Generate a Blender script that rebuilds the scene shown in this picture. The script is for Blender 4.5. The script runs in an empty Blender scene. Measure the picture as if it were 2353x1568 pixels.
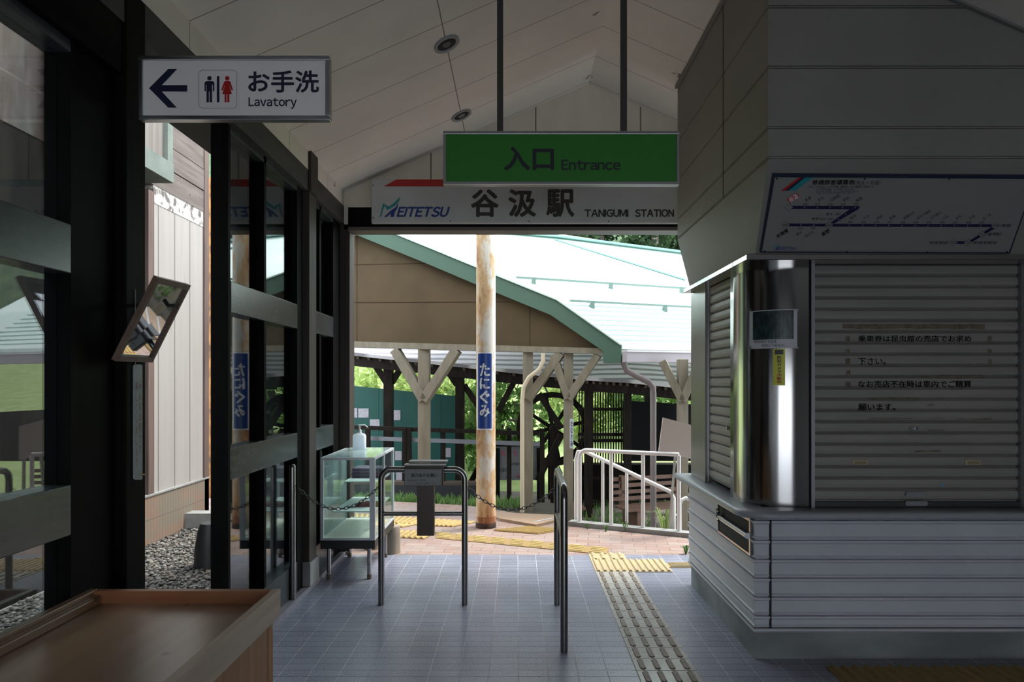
import bpy, bmesh, math, random
from mathutils import Vector, Matrix
sc = bpy.context.scene
random.seed(7)
# ------------------------------------------------------------ camera, sky, sun, exposure
F, CX, CY, H = 1568.67, 1188.0, 878.0, 1.5
cam = bpy.data.objects.new('camera', bpy.data.cameras.new('camera'))
sc.collection.objects.link(cam); sc.camera = cam
cam.location = (0, 0, H); cam.rotation_euler = (math.pi/2, 0, 0)
cam.data.lens = 24; cam.data.sensor_width = 36
cam.data.shift_x = -(CX-1176.5)/2353; cam.data.shift_y = (CY-784)/2353
cam.data.clip_end = 300
world = bpy.data.worlds.new('sky'); sc.world = world; world.use_nodes = True
bg = world.node_tree.nodes['Background']
bg.inputs[0].default_value = (0.86, 0.93, 1.0, 1); bg.inputs[1].default_value = 1.9
sun = bpy.data.objects.new('sun', bpy.data.lights.new('sun', 'SUN'))
sc.collection.objects.link(sun)
sun.data.energy = 1.9; sun.data.angle = math.radians(14); sun.data.color = (1, 0.96, 0.88)
sun.rotation_euler = Vector((-0.62, -0.36, -1.25)).to_track_quat('-Z', 'Y').to_euler()
sc.view_settings.view_transform = 'Standard'; sc.view_settings.look = 'None'
sc.view_settings.exposure = 1.25; sc.view_settings.gamma = 1
sc.view_settings.use_curve_mapping = False
sc.cycles.use_denoising = True
sc.cycles.max_bounces = 10; sc.cycles.diffuse_bounces = 6; sc.cycles.glossy_bounces = 5
sc.cycles.transparent_max_bounces = 12; sc.cycles.caustics_reflective = False
sc.cycles.sample_clamp_indirect = 6

# ------------------------------------------------------------ helpers
def P(px, py, Y): return Vector(((px-CX)*Y/F, Y, H-(py-CY)*Y/F))
def G(px, py, z=0.0):
    Y = (H-z)*F/(py-CY); return Vector(((px-CX)*Y/F, Y, z))
EYE = Vector((0, 0, H))
class PL:                                    # a plane in the place; hit() finds the point on it seen at a pixel
    def __init__(s, p, n):
        s.p = Vector(p); s.n = Vector(n).normalized()
        if (EYE-s.p).dot(s.n) < 0: s.n = -s.n
    def hit(s, px, py, off=0.0):
        d = Vector(((px-CX)/F, 1, -(py-CY)/F)); q = s.p+s.n*off
        return EYE+d*((q-EYE).dot(s.n)/d.dot(s.n))
def front(Y): return PL((0, Y, 0), (0, -1, 0))

class MB:
    def __init__(s): s.v = []; s.f = []; s.sm = []
    def poly(s, pts, sm=False):
        n = len(s.v); s.v += [Vector(p) for p in pts]; s.f.append(tuple(range(n, n+len(pts)))); s.sm.append(sm); return s
    def quads(s, base, fs, sm=False):
        n = len(s.v); s.v += [Vector(p) for p in base]
        for f in fs: s.f.append(tuple(i+n for i in f)); s.sm.append(sm)
        return s
    def hexa(s, c):                          # 8 corners: bottom 4 then top 4
        return s.quads(c, [(3,2,1,0),(4,5,6,7),(0,1,5,4),(1,2,6,5),(2,3,7,6),(3,0,4,7)])
    def box(s, x0, x1, y0, y1, z0, z1):
        return s.hexa([(x0,y0,z0),(x1,y0,z0),(x1,y1,z0),(x0,y1,z0),(x0,y0,z1),(x1,y0,z1),(x1,y1,z1),(x0,y1,z1)])
    def bar(s, a, b, w, h, up=(0,0,1)):      # rectangular bar a->b, w sideways, h along up
        a, b = Vector(a), Vector(b); d = (b-a).normalized(); u = Vector(up)
        if abs(d.dot(u)) > .98: u = Vector((0,1,0))
        r = d.cross(u).normalized(); u = r.cross(d).normalized(); c = []
        for q in (a, b):
            for sx, sz in ((-1,-1),(1,-1),(1,1),(-1,1)): c.append(q+r*sx*w/2+u*sz*h/2)
        return s.hexa(c)
    def prism(s, pts, vec):
        n = len(pts); v = Vector(vec); base = [Vector(p) for p in pts]+[Vector(p)+v for p in pts]
        return s.quads(base, [tuple(range(n))[::-1], tuple(range(n, 2*n))]+[(i, (i+1) % n, n+(i+1) % n, n+i) for i in range(n)])
    def tube(s, path, r, n=14, cap=True, closed=False):
        path = [Vector(p) for p in path]; m = len(path); rings = []; pu = None
        for i, p in enumerate(path):
            a = path[i-1] if (i or closed) else p; b = path[(i+1) % m] if (i < m-1 or closed) else p
            d = (b-a).normalized()
            if pu is None:
                u = Vector((0,0,1)) if abs(d.z) < .9 else Vector((1,0,0))
            else: u = pu
            u = (u-d*u.dot(d)).normalized(); pu = u; w = d.cross(u)
            ri = r[i] if isinstance(r, (list, tuple)) else r
            rings.append([p+(u*math.cos(t)+w*math.sin(t))*ri for t in (2*math.pi*k/n for k in range(n))])
        base = [q for g in rings for q in g]; fs = []
        for i in range(m if closed else m-1):
            j = (i+1) % m
            for k in range(n):
                l = (k+1) % n; fs.append((i*n+k, j*n+k, j*n+l, i*n+l))
        s.quads(base, fs, True)
        if cap and not closed:
            s.poly(rings[0]); s.poly(rings[-1][::-1])
        return s
    def lathe(s, c, prof, n=24, axis='z'):
        c = Vector(c); base = []
        for r, z in prof:
            for k in range(n):
                t = 2*math.pi*k/n; base.append(c+Vector((r*math.cos(t), r*math.sin(t), z)))
        fs = [(i*n+k, i*n+(k+1) % n, (i+1)*n+(k+1) % n, (i+1)*n+k) for i in range(len(prof)-1) for k in range(n)]
        s.quads(base, fs, True)
        s.poly(base[:n][::-1]); s.poly(base[-n:]); return s
    def lsweep(s, prof, x0, y0, yfar, xend): # an L shaped run: left face then front face
        base = []
        for off, z in prof: base += [(x0-off, yfar, z), (x0-off, y0-off, z), (xend, y0-off, z)]
        fs = []
        for i in range(len(prof)-1):
            for k in (0, 1): fs.append((i*3+k, i*3+k+1, (i+1)*3+k+1, (i+1)*3+k))
        return s.quads(base, fs)
    def build(s, name, mat, parent=None, bev=0.0, org=None, **tags):
        me = bpy.data.meshes.new(name)
        if parent is not None: o0 = org0(parent)
        elif org is not None: o0 = Vector(org)
        else:
            xs = [p.x for p in s.v]; ys = [p.y for p in s.v]; zs = [p.z for p in s.v]
            o0 = Vector(((min(xs)+max(xs))/2, (min(ys)+max(ys))/2, min(zs)))
        me.from_pydata([p-o0 for p in s.v], [], s.f)
        me.polygons.foreach_set('use_smooth', s.sm); me.materials.append(mat); me.update()
        bm = bmesh.new(); bm.from_mesh(me); bmesh.ops.recalc_face_normals(bm, faces=bm.faces); bm.to_mesh(me); bm.free()
        o = bpy.data.objects.new(name, me); sc.collection.objects.link(o)
        if parent is not None: o.parent = parent
        else: o.location = o0
        if bev:
            md = o.modifiers.new('bevel', 'BEVEL'); md.width = bev; md.segments = 2; md.limit_method = 'ANGLE'; md.angle_limit = .7
        for k, v in tags.items(): o[k] = v
        return o
def org0(o):
    v = Vector(o.location)
    while o.parent: o = o.parent; v += Vector(o.location)
    return v
def thing(name, label, cat, loc, group=None):
    o = bpy.data.objects.new(name, None); o.empty_display_size = .05; sc.collection.objects.link(o)
    o.location = loc; o['label'] = label; o['category'] = cat
    if group: o['group'] = group
    return o
def copy_tree(o, parent=None):
    c = o.copy(); sc.collection.objects.link(c); c.parent = parent
    for ch in list(o.children): copy_tree(ch, c)
    return c

def text(s, rect, plane, mat, parent, off=.0015, bold=.0, rot=0.0, shear=0.0, vert=False, mirror=False, name='lettering', ex=0.0):
    """letters laid flat on a plane of the place, filling rect (x0, y0, x1, y1) of the photograph"""
    x0, y0, x1, y1 = rect; polys = []
    wide = lambda ch: chr(ord(ch)+0xFEE0) if 33 <= ord(ch) <= 126 else ch
    latin = all(ord(ch) < 127 for ch in s)
    chunks = [(wide(ch), i) for i, ch in enumerate(s)] if (vert or latin) else [(''.join(wide(ch) for ch in s), 0)]
    verts, faces, adv = [], [], 0.0
    for body, i in chunks:
        if body == ' ': adv += .3; continue
        if latin and not vert and body == '\uff29':
            n = len(verts); verts += [(adv, 0), (adv+.085, 0), (adv+.085, .73), (adv, .73)]; faces.append((n, n+1, n+2, n+3)); adv += .17; continue
        c = bpy.data.curves.new('letters', 'FONT'); c.body = body; c.size = 1; c.resolution_u = 3
        if vert: c.align_x = 'CENTER'
        o = bpy.data.objects.new('letters', c); m = bpy.data.meshes.new_from_object(o)
        n = len(verts); x_0 = min([v.co.x for v in m.vertices] or [0]); x_1 = max([v.co.x for v in m.vertices] or [0])
        if latin and not vert:
            verts += [(v.co.x-x_0+adv, v.co.y) for v in m.vertices]; adv += x_1-x_0+.075-(.03 if body in '\uff54\uff52\uff54\uff4c' else 0)
        else: verts += [(v.co.x, v.co.y-(i*1.05 if vert else 0)) for v in m.vertices]
        faces += [tuple(k+n for k in p.vertices) for p in m.polygons]
        bpy.data.objects.remove(o); bpy.data.curves.remove(c); bpy.data.meshes.remove(m)
    if bold >= .018:
        nv, nf = len(verts), len(faces); v0_, f0_ = list(verts), list(faces)
        for k in range(8):
            dx, dy = bold*math.cos(k*math.pi/4), bold*math.sin(k*math.pi/4)
            verts += [(x+dx, y+dy) for x, y in v0_]; faces += [tuple(i_+nv*(k+1) for i_ in f) for f in f0_]
    if not verts: return
    ax, bx = min(v[0] for v in verts), max(v[0] for v in verts); ay, by = min(v[1] for v in verts), max(v[1] for v in verts)
    cx, cy = (x0+x1)/2, (y0+y1)/2; cr, sr = math.cos(rot), math.sin(rot); mb = MB(); pts = []
    for x, y in verts:
        u = (x-ax)/(bx-ax)*(x1-x0)-(x1-x0)/2; w = (by-y)/(by-ay)*(y1-y0)-(y1-y0)/2
        u -= shear*w
        pts.append(plane.hit(cx+u*cr+w*sr, cy-u*sr+w*cr, off+(len(pts)//max(nv, 1) % 9)*.00004 if bold >= .018 else off))
    mb.v = pts; mb.f = faces; mb.sm = [False]*len(faces)
    return mb.build(name, mat, parent)
def ppoly(mb, pts, plane, off=.0015):
    return mb.poly([plane.hit(x, y, off) for x, y in pts])
def pslab(mb, pts, plane, off, th):          # slab whose face lies off in front of the plane, th thick
    a = [plane.hit(x, y, off) for x, y in pts]; return mb.prism(a, -plane.n*th)

# ------------------------------------------------------------ materials
def newmat(name):
    m = bpy.data.materials.new(name); m.use_nodes = True; nt = m.node_tree
    b = nt.nodes['Principled BSDF']; return m, nt, b
def N(nt, t, **kw):
    n = nt.nodes.new(t)
    for k, v in kw.items(): setattr(n, k, v)
    return n
def L(nt, a, b): nt.links.new(a, b)
def rgba(c): return (c[0], c[1], c[2], 1)
def math_(nt, op, a, b=None, c=None):
    n = N(nt, 'ShaderNodeMath', operation=op)
    for i, v in enumerate((a, b, c)):
        if v is None: continue
        if isinstance(v, (int, float)): n.inputs[i].default_value = v
        else: L(nt, v, n.inputs[i])
    return n.outputs[0]
def mix(nt, fac, a, b):
    n = N(nt, 'ShaderNodeMix', data_type='RGBA')
    for i, v in ((0, fac), (6, a), (7, b)):
        if isinstance(v, (int, float)): n.inputs[i].default_value = v
        elif isinstance(v, tuple): n.inputs[i].default_value = rgba(v)
        else: L(nt, v, n.inputs[i])
    return n.outputs[2]
def noise(nt, scale, stretch=(1,1,1), detail=4, world_=False):
    if world_: src = N(nt, 'ShaderNodeNewGeometry').outputs['Position']
    else: src = N(nt, 'ShaderNodeTexCoord').outputs['Object']
    mp = N(nt, 'ShaderNodeMapping'); mp.inputs['Scale'].default_value = stretch; L(nt, src, mp.inputs[0])
    n = N(nt, 'ShaderNodeTexNoise'); n.inputs['Scale'].default_value = scale; n.inputs['Detail'].default_value = detail
    L(nt, mp.outputs[0], n.inputs['Vector']); return n.outputs['Fac']
def ramp(nt, x, lo, hi):
    n = N(nt, 'ShaderNodeMapRange'); n.inputs[1].default_value = lo; n.inputs[2].default_value = hi; n.clamp = True
    L(nt, x, n.inputs[0]); return n.outputs[0]
def bumpit(nt, b, h, strength=.3, dist=.01):
    n = N(nt, 'ShaderNodeBump'); n.inputs['Strength'].default_value = strength; n.inputs['Distance'].default_value = dist
    L(nt, h, n.inputs['Height']); L(nt, n.outputs[0], b.inputs['Normal'])
def M(name, col, rough=.6, metal=0.0, col2=None, scale=6, stretch=(1,1,1), lo=.35, hi=.65, bump=0.0, bscale=40, bdist=.004, rough2=None, spec=None, world_=False):
    m, nt, b = newmat(name)
    b.inputs['Base Color'].default_value = rgba(col); b.inputs['Roughness'].default_value = rough; b.inputs['Metallic'].default_value = metal
    if spec is not None: b.inputs['Specular IOR Level'].default_value = spec
    if col2 is not None:
        f = ramp(nt, noise(nt, scale, stretch, 6, world_), lo, hi)
        L(nt, mix(nt, f, col, col2), b.inputs['Base Color'])
        if rough2 is not None:
            r = math_(nt, 'MULTIPLY_ADD', f, rough2-rough, rough); L(nt, r, b.inputs['Roughness'])
    if bump: bumpit(nt, b, noise(nt, bscale, stretch, 4, world_), bump, bdist)
    return m
def sep(nt):
    g = N(nt, 'ShaderNodeNewGeometry'); s = N(nt, 'ShaderNodeSeparateXYZ'); L(nt, g.outputs['Position'], s.inputs[0]); return s.outputs
def groove(nt, x, off, pitch, w):            # 1 inside a joint
    a = math_(nt, 'SUBTRACT', x, off-w/2); a = math_(nt, 'FLOORED_MODULO', a, pitch); return math_(nt, 'LESS_THAN', a, w)

def mat_tiles():
    m, nt, b = newmat('grey_floor_tiles'); x, y, z = sep(nt)
    jl = groove(nt, x, .0072, .153, .0048); jt = groove(nt, y, 3.4726, .0787, .0044)
    ix = math_(nt, 'FLOOR', math_(nt, 'DIVIDE', math_(nt, 'SUBTRACT', x, .0072), .153)); iy = math_(nt, 'FLOOR', math_(nt, 'DIVIDE', math_(nt, 'SUBTRACT', y, 3.4726), .0787))
    c = N(nt, 'ShaderNodeCombineXYZ'); L(nt, ix, c.inputs[0]); L(nt, iy, c.inputs[1])
    wn = N(nt, 'ShaderNodeTexWhiteNoise'); L(nt, c.outputs[0], wn.inputs[0])
    n1 = noise(nt, 220, (1,1,1), 3, True); n2 = noise(nt, 1.3, (1,1,1), 4, True)
    f = math_(nt, 'ADD', math_(nt, 'MULTIPLY', wn.outputs[0], .35), math_(nt, 'MULTIPLY', ramp(nt, n1, .3, .7), .65))
    col = mix(nt, f, (.19,.20,.26), (.32,.34,.425))
    col = mix(nt, math_(nt, 'MULTIPLY', ramp(nt, n2, .45, .75), .35), col, (.16,.15,.145))
    col = mix(nt, jl, col, (.38,.38,.40)); col = mix(nt, jt, col, (.03,.03,.035))
    L(nt, col, b.inputs['Base Color']); b.inputs['Specular IOR Level'].default_value = 1.0
    r = math_(nt, 'MULTIPLY_ADD', n1, .25, .14); j = math_(nt, 'MAXIMUM', jl, jt)
    r = math_(nt, 'MAXIMUM', r, math_(nt, 'MULTIPLY', j, .8)); L(nt, r, b.inputs['Roughness'])
    h = math_(nt, 'SUBTRACT', math_(nt, 'MULTIPLY', n1, .35), j); bumpit(nt, b, h, .35, .0018)
    return m
def mat_bricks():
    m, nt, b = newmat('red_brick_pavers')
    g = N(nt, 'ShaderNodeNewGeometry'); mp = N(nt, 'ShaderNodeMapping'); L(nt, g.outputs['Position'], mp.inputs[0]); mp.inputs['Rotation'].default_value = (0,0,.12)
    t = N(nt, 'ShaderNodeTexBrick'); L(nt, mp.outputs[0], t.inputs['Vector']); t.inputs['Scale'].default_value = 1
    t.inputs['Brick Width'].default_value = .21; t.inputs['Row Height'].default_value = .105; t.inputs['Mortar Size'].default_value = .004
    t.inputs['Color1'].default_value = (.27,.165,.13,1); t.inputs['Color2'].default_value = (.33,.24,.20,1); t.inputs['Mortar'].default_value = (.13,.11,.10,1)
    f = ramp(nt, noise(nt, 2.5, (1,1,1), 6, True), .4, .7)
    L(nt, mix(nt, math_(nt, 'MULTIPLY', f, .5), t.outputs['Color'], (.30,.27,.26)), b.inputs['Base Color'])
    b.inputs['Roughness'].default_value = .8; bumpit(nt, b, math_(nt, 'SUBTRACT', noise(nt, 60, (1,1,1), 3, True), t.outputs['Fac']), .3, .004); return m
def mat_ceiling():
    m, nt, b = newmat('cream_ceiling_boards'); x, y, z = sep(nt)
    j = groove(nt, y, 4.938, .455, .006); s = groove(nt, x, -.441, 40, .007)
    n = noise(nt, 3, (1,1,1), 5, True); col = mix(nt, ramp(nt, n, .3, .75), (.78,.73,.645), (.70,.655,.58))
    # damp stains with a shape of their own beside the ridge and the ticket office
    pos = N(nt, 'ShaderNodeNewGeometry').outputs['Position']; st = None
    for c, r in (((.60, 5.75, 4.05), .10), ((.53, 4.72, 4.06), .07), ((1.2, 5.15, 3.8), .09), ((-1.49, 5.6, 3.12), .05)):
        d = N(nt, 'ShaderNodeVectorMath', operation='DISTANCE'); L(nt, pos, d.inputs[0]); d.inputs[1].default_value = c
        a = math_(nt, 'LESS_THAN', math_(nt, 'ADD', d.outputs['Value'], math_(nt, 'MULTIPLY', noise(nt, 30, (1,1,1), 5, True), r*1.3)), r)
        st = a if st is None else math_(nt, 'MAXIMUM', st, a)
    col = mix(nt, math_(nt, 'MULTIPLY', st, .75), col, (.10,.07,.045))
    col = mix(nt, math_(nt, 'MULTIPLY', math_(nt, 'MAXIMUM', j, s), .8), col, (.12,.09,.07))
    L(nt, col, b.inputs['Base Color']); b.inputs['Roughness'].default_value = .7; return m
def mat_boards(name, col, col2, axis, off, pitch, w=.008, dark=(.08,.07,.06), streak=(1,1,.15), lo=.4, hi=.7, stainc=None, slo=.55, shi=.75):
    m, nt, b = newmat(name); s = sep(nt); j = groove(nt, s['XYZ'.index(axis)], off, pitch, w)
    col = mix(nt, ramp(nt, noise(nt, 9, streak, 6, True), lo, hi), col, col2)
    if stainc: col = mix(nt, ramp(nt, noise(nt, 5, (1,1,.25), 7, True), slo, shi), col, stainc)
    col = mix(nt, math_(nt, 'MULTIPLY', j, .85), col, dark); L(nt, col, b.inputs['Base Color']); b.inputs['Roughness'].default_value = .75
    return m
def mat_glass(name, tint=(.93,.97,.97)):
    m = bpy.data.materials.new(name); m.use_nodes = True; nt = m.node_tree; nt.nodes.clear()
    o = N(nt, 'ShaderNodeOutputMaterial'); mx = N(nt, 'ShaderNodeMixShader'); fr = N(nt, 'ShaderNodeFresnel'); bf = N(nt, 'ShaderNodeNewGeometry'); L(nt, math_(nt, 'MULTIPLY_ADD', bf.outputs['Backfacing'], 1/1.6-1.6, 1.6), fr.inputs[0])
    tr = N(nt, 'ShaderNodeBsdfTransparent'); tr.inputs[0].default_value = rgba(tint); gl = N(nt, 'ShaderNodeBsdfGlossy'); gl.inputs['Roughness'].default_value = .0
    L(nt, fr.outputs[0], mx.inputs[0]); L(nt, tr.outputs[0], mx.inputs[1]); L(nt, gl.outputs[0], mx.inputs[2]); L(nt, mx.outputs[0], o.inputs[0]); return m
def mat_dusty(name):
    m = mat_glass(name, (.93,.98,.97)); nt = m.node_tree; out = [n for n in nt.nodes if n.type == 'OUTPUT_MATERIAL'][0]; src = out.inputs[0].links[0].from_socket
    mx = N(nt, 'ShaderNodeMixShader'); mx.inputs[0].default_value = .13; tl = N(nt, 'ShaderNodeBsdfTranslucent'); tl.inputs[0].default_value = (.65,.82,.82,1); d = N(nt, 'ShaderNodeBsdfDiffuse'); d.inputs[0].default_value = (.65,.82,.82,1)
    a = N(nt, 'ShaderNodeAddShader'); L(nt, tl.outputs[0], a.inputs[0]); L(nt, d.outputs[0], a.inputs[1]); L(nt, src, mx.inputs[1]); L(nt, a.outputs[0], mx.inputs[2]); L(nt, mx.outputs[0], out.inputs[0]); return m
def mat_wood(name, c1, c2, stretch, scale=3, rough=.5, bump=.15, knots=True):
    m, nt, b = newmat(name); n = noise(nt, scale, stretch, 8); col = mix(nt, ramp(nt, n, .3, .7), c1, c2)
    if knots:
        tc = N(nt, 'ShaderNodeTexCoord'); v = N(nt, 'ShaderNodeTexVoronoi'); mp = N(nt, 'ShaderNodeMapping')
        mp.inputs['Scale'].default_value = [5*(.4+.6*min(q, 1)) for q in stretch]; L(nt, tc.outputs['Object'], mp.inputs[0]); L(nt, mp.outputs[0], v.inputs['Vector']); v.inputs['Scale'].default_value = 1.3
        k = math_(nt, 'SUBTRACT', 1.0, ramp(nt, v.outputs['Distance'], .04, .10)); col = mix(nt, math_(nt, 'MULTIPLY', k, .8), col, tuple(q*.3 for q in c1))
    L(nt, col, b.inputs['Base Color']); b.inputs['Roughness'].default_value = rough
    if bump: bumpit(nt, b, n, bump, .002)
    return m
def mat_leaf(name, c1, c2):
    m = bpy.data.materials.new(name); m.use_nodes = True; nt = m.node_tree; nt.nodes.clear()
    o = N(nt, 'ShaderNodeOutputMaterial'); mx = N(nt, 'ShaderNodeMixShader'); mx.inputs[0].default_value = .45
    d = N(nt, 'ShaderNodeBsdfDiffuse'); t = N(nt, 'ShaderNodeBsdfTranslucent'); col = mix(nt, ramp(nt, noise(nt, 2.2, (1,1,1), 5), .35, .65), c1, c2)
    L(nt, col, d.inputs[0]); L(nt, col, t.inputs[0]); L(nt, d.outputs[0], mx.inputs[1]); L(nt, t.outputs[0], mx.inputs[2]); L(nt, mx.outputs[0], o.inputs[0]); return m

TILE = mat_tiles(); BRICK = mat_bricks(); CEIL = mat_ceiling(); GLASS = mat_glass('window_glass'); DUSTY = mat_dusty('dusty_glass'); CASEGLASS = mat_glass('case_glass', (.95,.99,.98))
GABLE = mat_boards('cream_gable_boards', (.80,.75,.63), (.74,.69,.575), 'X', .162, .906, .012, (.10,.09,.08))
BLACK = M('black_painted_timber', (.003,.003,.0034), .6, col2=(.006,.0056,.0052), scale=5, stretch=(4,4,.4), bump=.1, spec=.06)
RAILG = M('grey_painted_rail', (.035,.044,.047), .24, col2=(.06,.072,.077), scale=9, stretch=(1,1,3), lo=.3, hi=.7)
BEAMG = M('weathered_grey_beam', (.035,.033,.030), .7, col2=(.055,.052,.047), scale=7, stretch=(1,.3,2))
POSTW = mat_wood('dark_brown_post', (.022,.016,.013), (.045,.032,.025), (14,14,.6), 3, .6, .4, False)
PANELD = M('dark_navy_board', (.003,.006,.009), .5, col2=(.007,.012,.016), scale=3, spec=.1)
CONC = M('concrete', (.23,.23,.22), .85, col2=(.32,.32,.31), scale=4, bump=.2)
CONCB = M('patchy_trowelled_concrete', (.15,.165,.17), .8, col2=(.26,.28,.28), scale=2.6, stretch=(.6,1,1.6), lo=.38, hi=.68, bump=.15)
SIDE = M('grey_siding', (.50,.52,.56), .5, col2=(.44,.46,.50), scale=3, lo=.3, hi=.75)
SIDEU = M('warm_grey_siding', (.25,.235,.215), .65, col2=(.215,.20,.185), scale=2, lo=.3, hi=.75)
STEEL = M('polished_stainless', (.34,.33,.325), .16, 1.0)
STEELB = M('brushed_stainless', (.42,.42,.43), .3, 1.0)
PIPE = M('dark_stainless_pipe', (.20,.195,.19), .26, 1.0)
SHUT = M('taupe_shutter_slats', (.27,.25,.235), .5, col2=(.23,.215,.20), scale=3, stretch=(.5,1,4))
COUNTER = M('grey_counter_top', (.30,.32,.34), .35)
DARK = M('black_gap', (.012,.012,.012), .8)
WHITE = M('white_sign_face', (.9,.87,.84), .35); NAVY = M('navy_print', (.012,.018,.045), .4); RED = M('red_print', (.45,.015,.012), .4)
INKB = M('black_print', (.004,.004,.004), .6, spec=.1); INK = M('dark_print', (.035,.032,.028), .5); TEAL = M('teal_print', (.02,.26,.28), .4); GREEN = M('green_sign_face', (.025,.20,.018), .4)
BLUE = M('blue_enamel', (.012,.045,.22), .3); WP = M('white_print', (.75,.76,.78), .4); REDP = M('faded_red_print', (.30,.09,.12), .6)
YEL = M('yellow_sticker_paper', (.62,.62,.06), .5); PAPER = M('white_paper', (.55,.56,.58), .6)
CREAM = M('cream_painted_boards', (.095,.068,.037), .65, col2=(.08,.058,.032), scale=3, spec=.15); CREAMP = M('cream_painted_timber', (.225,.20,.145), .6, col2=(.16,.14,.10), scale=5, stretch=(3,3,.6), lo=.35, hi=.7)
GRN = M('green_painted_metal', (.065,.125,.09), .5); ROOF = M('pale_green_metal_roof', (.62,.76,.70), .45, col2=(.72,.82,.78), scale=1.2, stretch=(.4,1,3))
ROOFL = M('roof_seam_green', (.40,.62,.56), .5); GUT = M('grey_gutter', (.34,.31,.33), .45); RUSTP = None
DBR = M('dark_brown_timber', (.010,.008,.0065), .7, spec=.15, col2=(.022,.016,.012), scale=6, stretch=(3,3,.6))
TEALW = M('teal_board', (.001,.075,.06), .55, col2=(.002,.062,.05), scale=2); HAND = M('white_painted_pipe', (.75,.73,.72), .35)
BENCH = mat_wood('brown_bench_slats', (.09,.045,.028), (.14,.075,.045), (1,14,14), 2, .6, .1, False)
ALU = M('aluminium_case_frame', (.60,.64,.67), .4, .3); SHELFW = M('cream_case_floor', (.80,.82,.72), .5)
STUMP = mat_wood('peeled_log', (.38,.32,.24), (.20,.16,.12), (8,8,.8), 2, .8, .4, False)
TRAY = mat_wood('varnished_pine_tray', (.27,.165,.10), (.33,.21,.135), (12,.7,12), 2.2, .28, .05)
TRAYX = mat_wood('reddish_pine_board', (.30,.115,.05), (.40,.17,.08), (.7,10,14), 2.2, .45, .1)
PINE = mat_wood('weathered_pine_rail', (.52,.40,.31), (.66,.52,.41), (12,.6,12), 2.5, .5, .12)
PINEV = mat_wood('pine_planks', (.34,.17,.07), (.45,.24,.11), (12,12,.7), 2.5, .5, .12)
def tact(name, c1, c2, rough): return M(name, c1, rough, col2=c2, scale=25, bump=.1, bscale=90, bdist=.001)
TBASE = tact('beige_tactile_base', (.46,.44,.40), (.52,.50,.45), .16); TBAR = tact('worn_tactile_bar', (.15,.12,.09), (.22,.175,.125), .6)
TYEL = tact('yellow_tactile', (.60,.43,.16), (.50,.36,.15), .6); TYELB = tact('shaded_yellow_tactile', (.26,.17,.06), (.33,.22,.08), .7)  # second yellow: darker base colour paints in the shade between ribs

# ------------------------------------------------------------ room geometry
RX, RZ, SL = .617, 4.076, .4385              # ridge and ceiling slope
XW = -1.495                                  # inner face of the left wall
def cz(x): return RZ-SL*abs(x-RX)
YB = -3.6                                    # open back of the hall
S = dict(kind='structure')
MB().box(-1.6, 4.3, YB-3, 5.92, -.15, 0).build('floor', TILE, **S)
MB().box(-1.64, -1.485, YB-3, 5.92, 0, .035).build('trim_1', M('tiled_kerb', (.27,.26,.29), .45, col2=(.20,.19,.22), scale=12), **S)
c = MB()
ye = 6.15
for xa, xb in ((-1.495, RX), (RX, 4.3)):
    za, zb = cz(xa), cz(xb)
    c.hexa([(xa, YB, za), (xb, YB, zb), (xb, ye, zb), (xa, ye, za), (xa, YB, za+.12), (xb, YB, zb+.12), (xb, ye, zb+.12), (xa, ye, za+.12)])
c.box(-1.60, -1.495, YB, 5.9, 3.02, cz(-1.495)+.12)
c.build('ceiling', CEIL, **S)
MB().hexa([(-1.95, YB, 2.95), (-1.495, YB, 3.18), (-1.495, ye, 3.18), (-1.95, ye, 2.95), (-1.95, YB, 3.07), (-1.495, YB, 3.40), (-1.495, ye, 3.40), (-1.95, ye, 3.07)]).build('trim_2', M('eave_soffit', (.16,.15,.14), .7), **S)
# gable wall above the way out, and its lintel
g = MB(); yg = 5.9
pts = [(-1.495, yg, 2.82), (4.3, yg, 2.82), (4.3, yg, cz(4.3)), (RX, yg, RZ), (-1.495, yg, cz(-1.495))]
pts = [(-1.495, yg, 2.82), (2.9, yg, 2.82), (2.9, yg, cz(2.9)), (RX, yg, RZ), (-1.495, yg, cz(-1.495))]; g.prism(pts, (0, .12, 0)); g.build('wall_far', GABLE, **S)
MB().box(-1.45, 2.95, 5.86, 6.06, 2.83, 3.0).build('trim_3', BLACK, **S)
MB().box(-1.45, 2.95, 5.855, 6.03, 2.80, 2.83).build('trim_4', M('brown_drip_rail', (.12,.10,.09), .6), **S)
# hall round and behind the camera
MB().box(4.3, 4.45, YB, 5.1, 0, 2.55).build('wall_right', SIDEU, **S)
w = MB(); w.prism([(-1.6, YB, 1.68), (4.3, YB, 1.68), (4.3, YB, cz(4.3)), (RX, YB, RZ+.1), (-1.6, YB, 3.1)], (0, .12, 0)); w.box(2.9, 4.3, YB, YB+.12, 0, 1.68); w.build('wall_near', SIDEU, **S)  # unseen back wall; its opening is sized for the light it lets in

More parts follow.
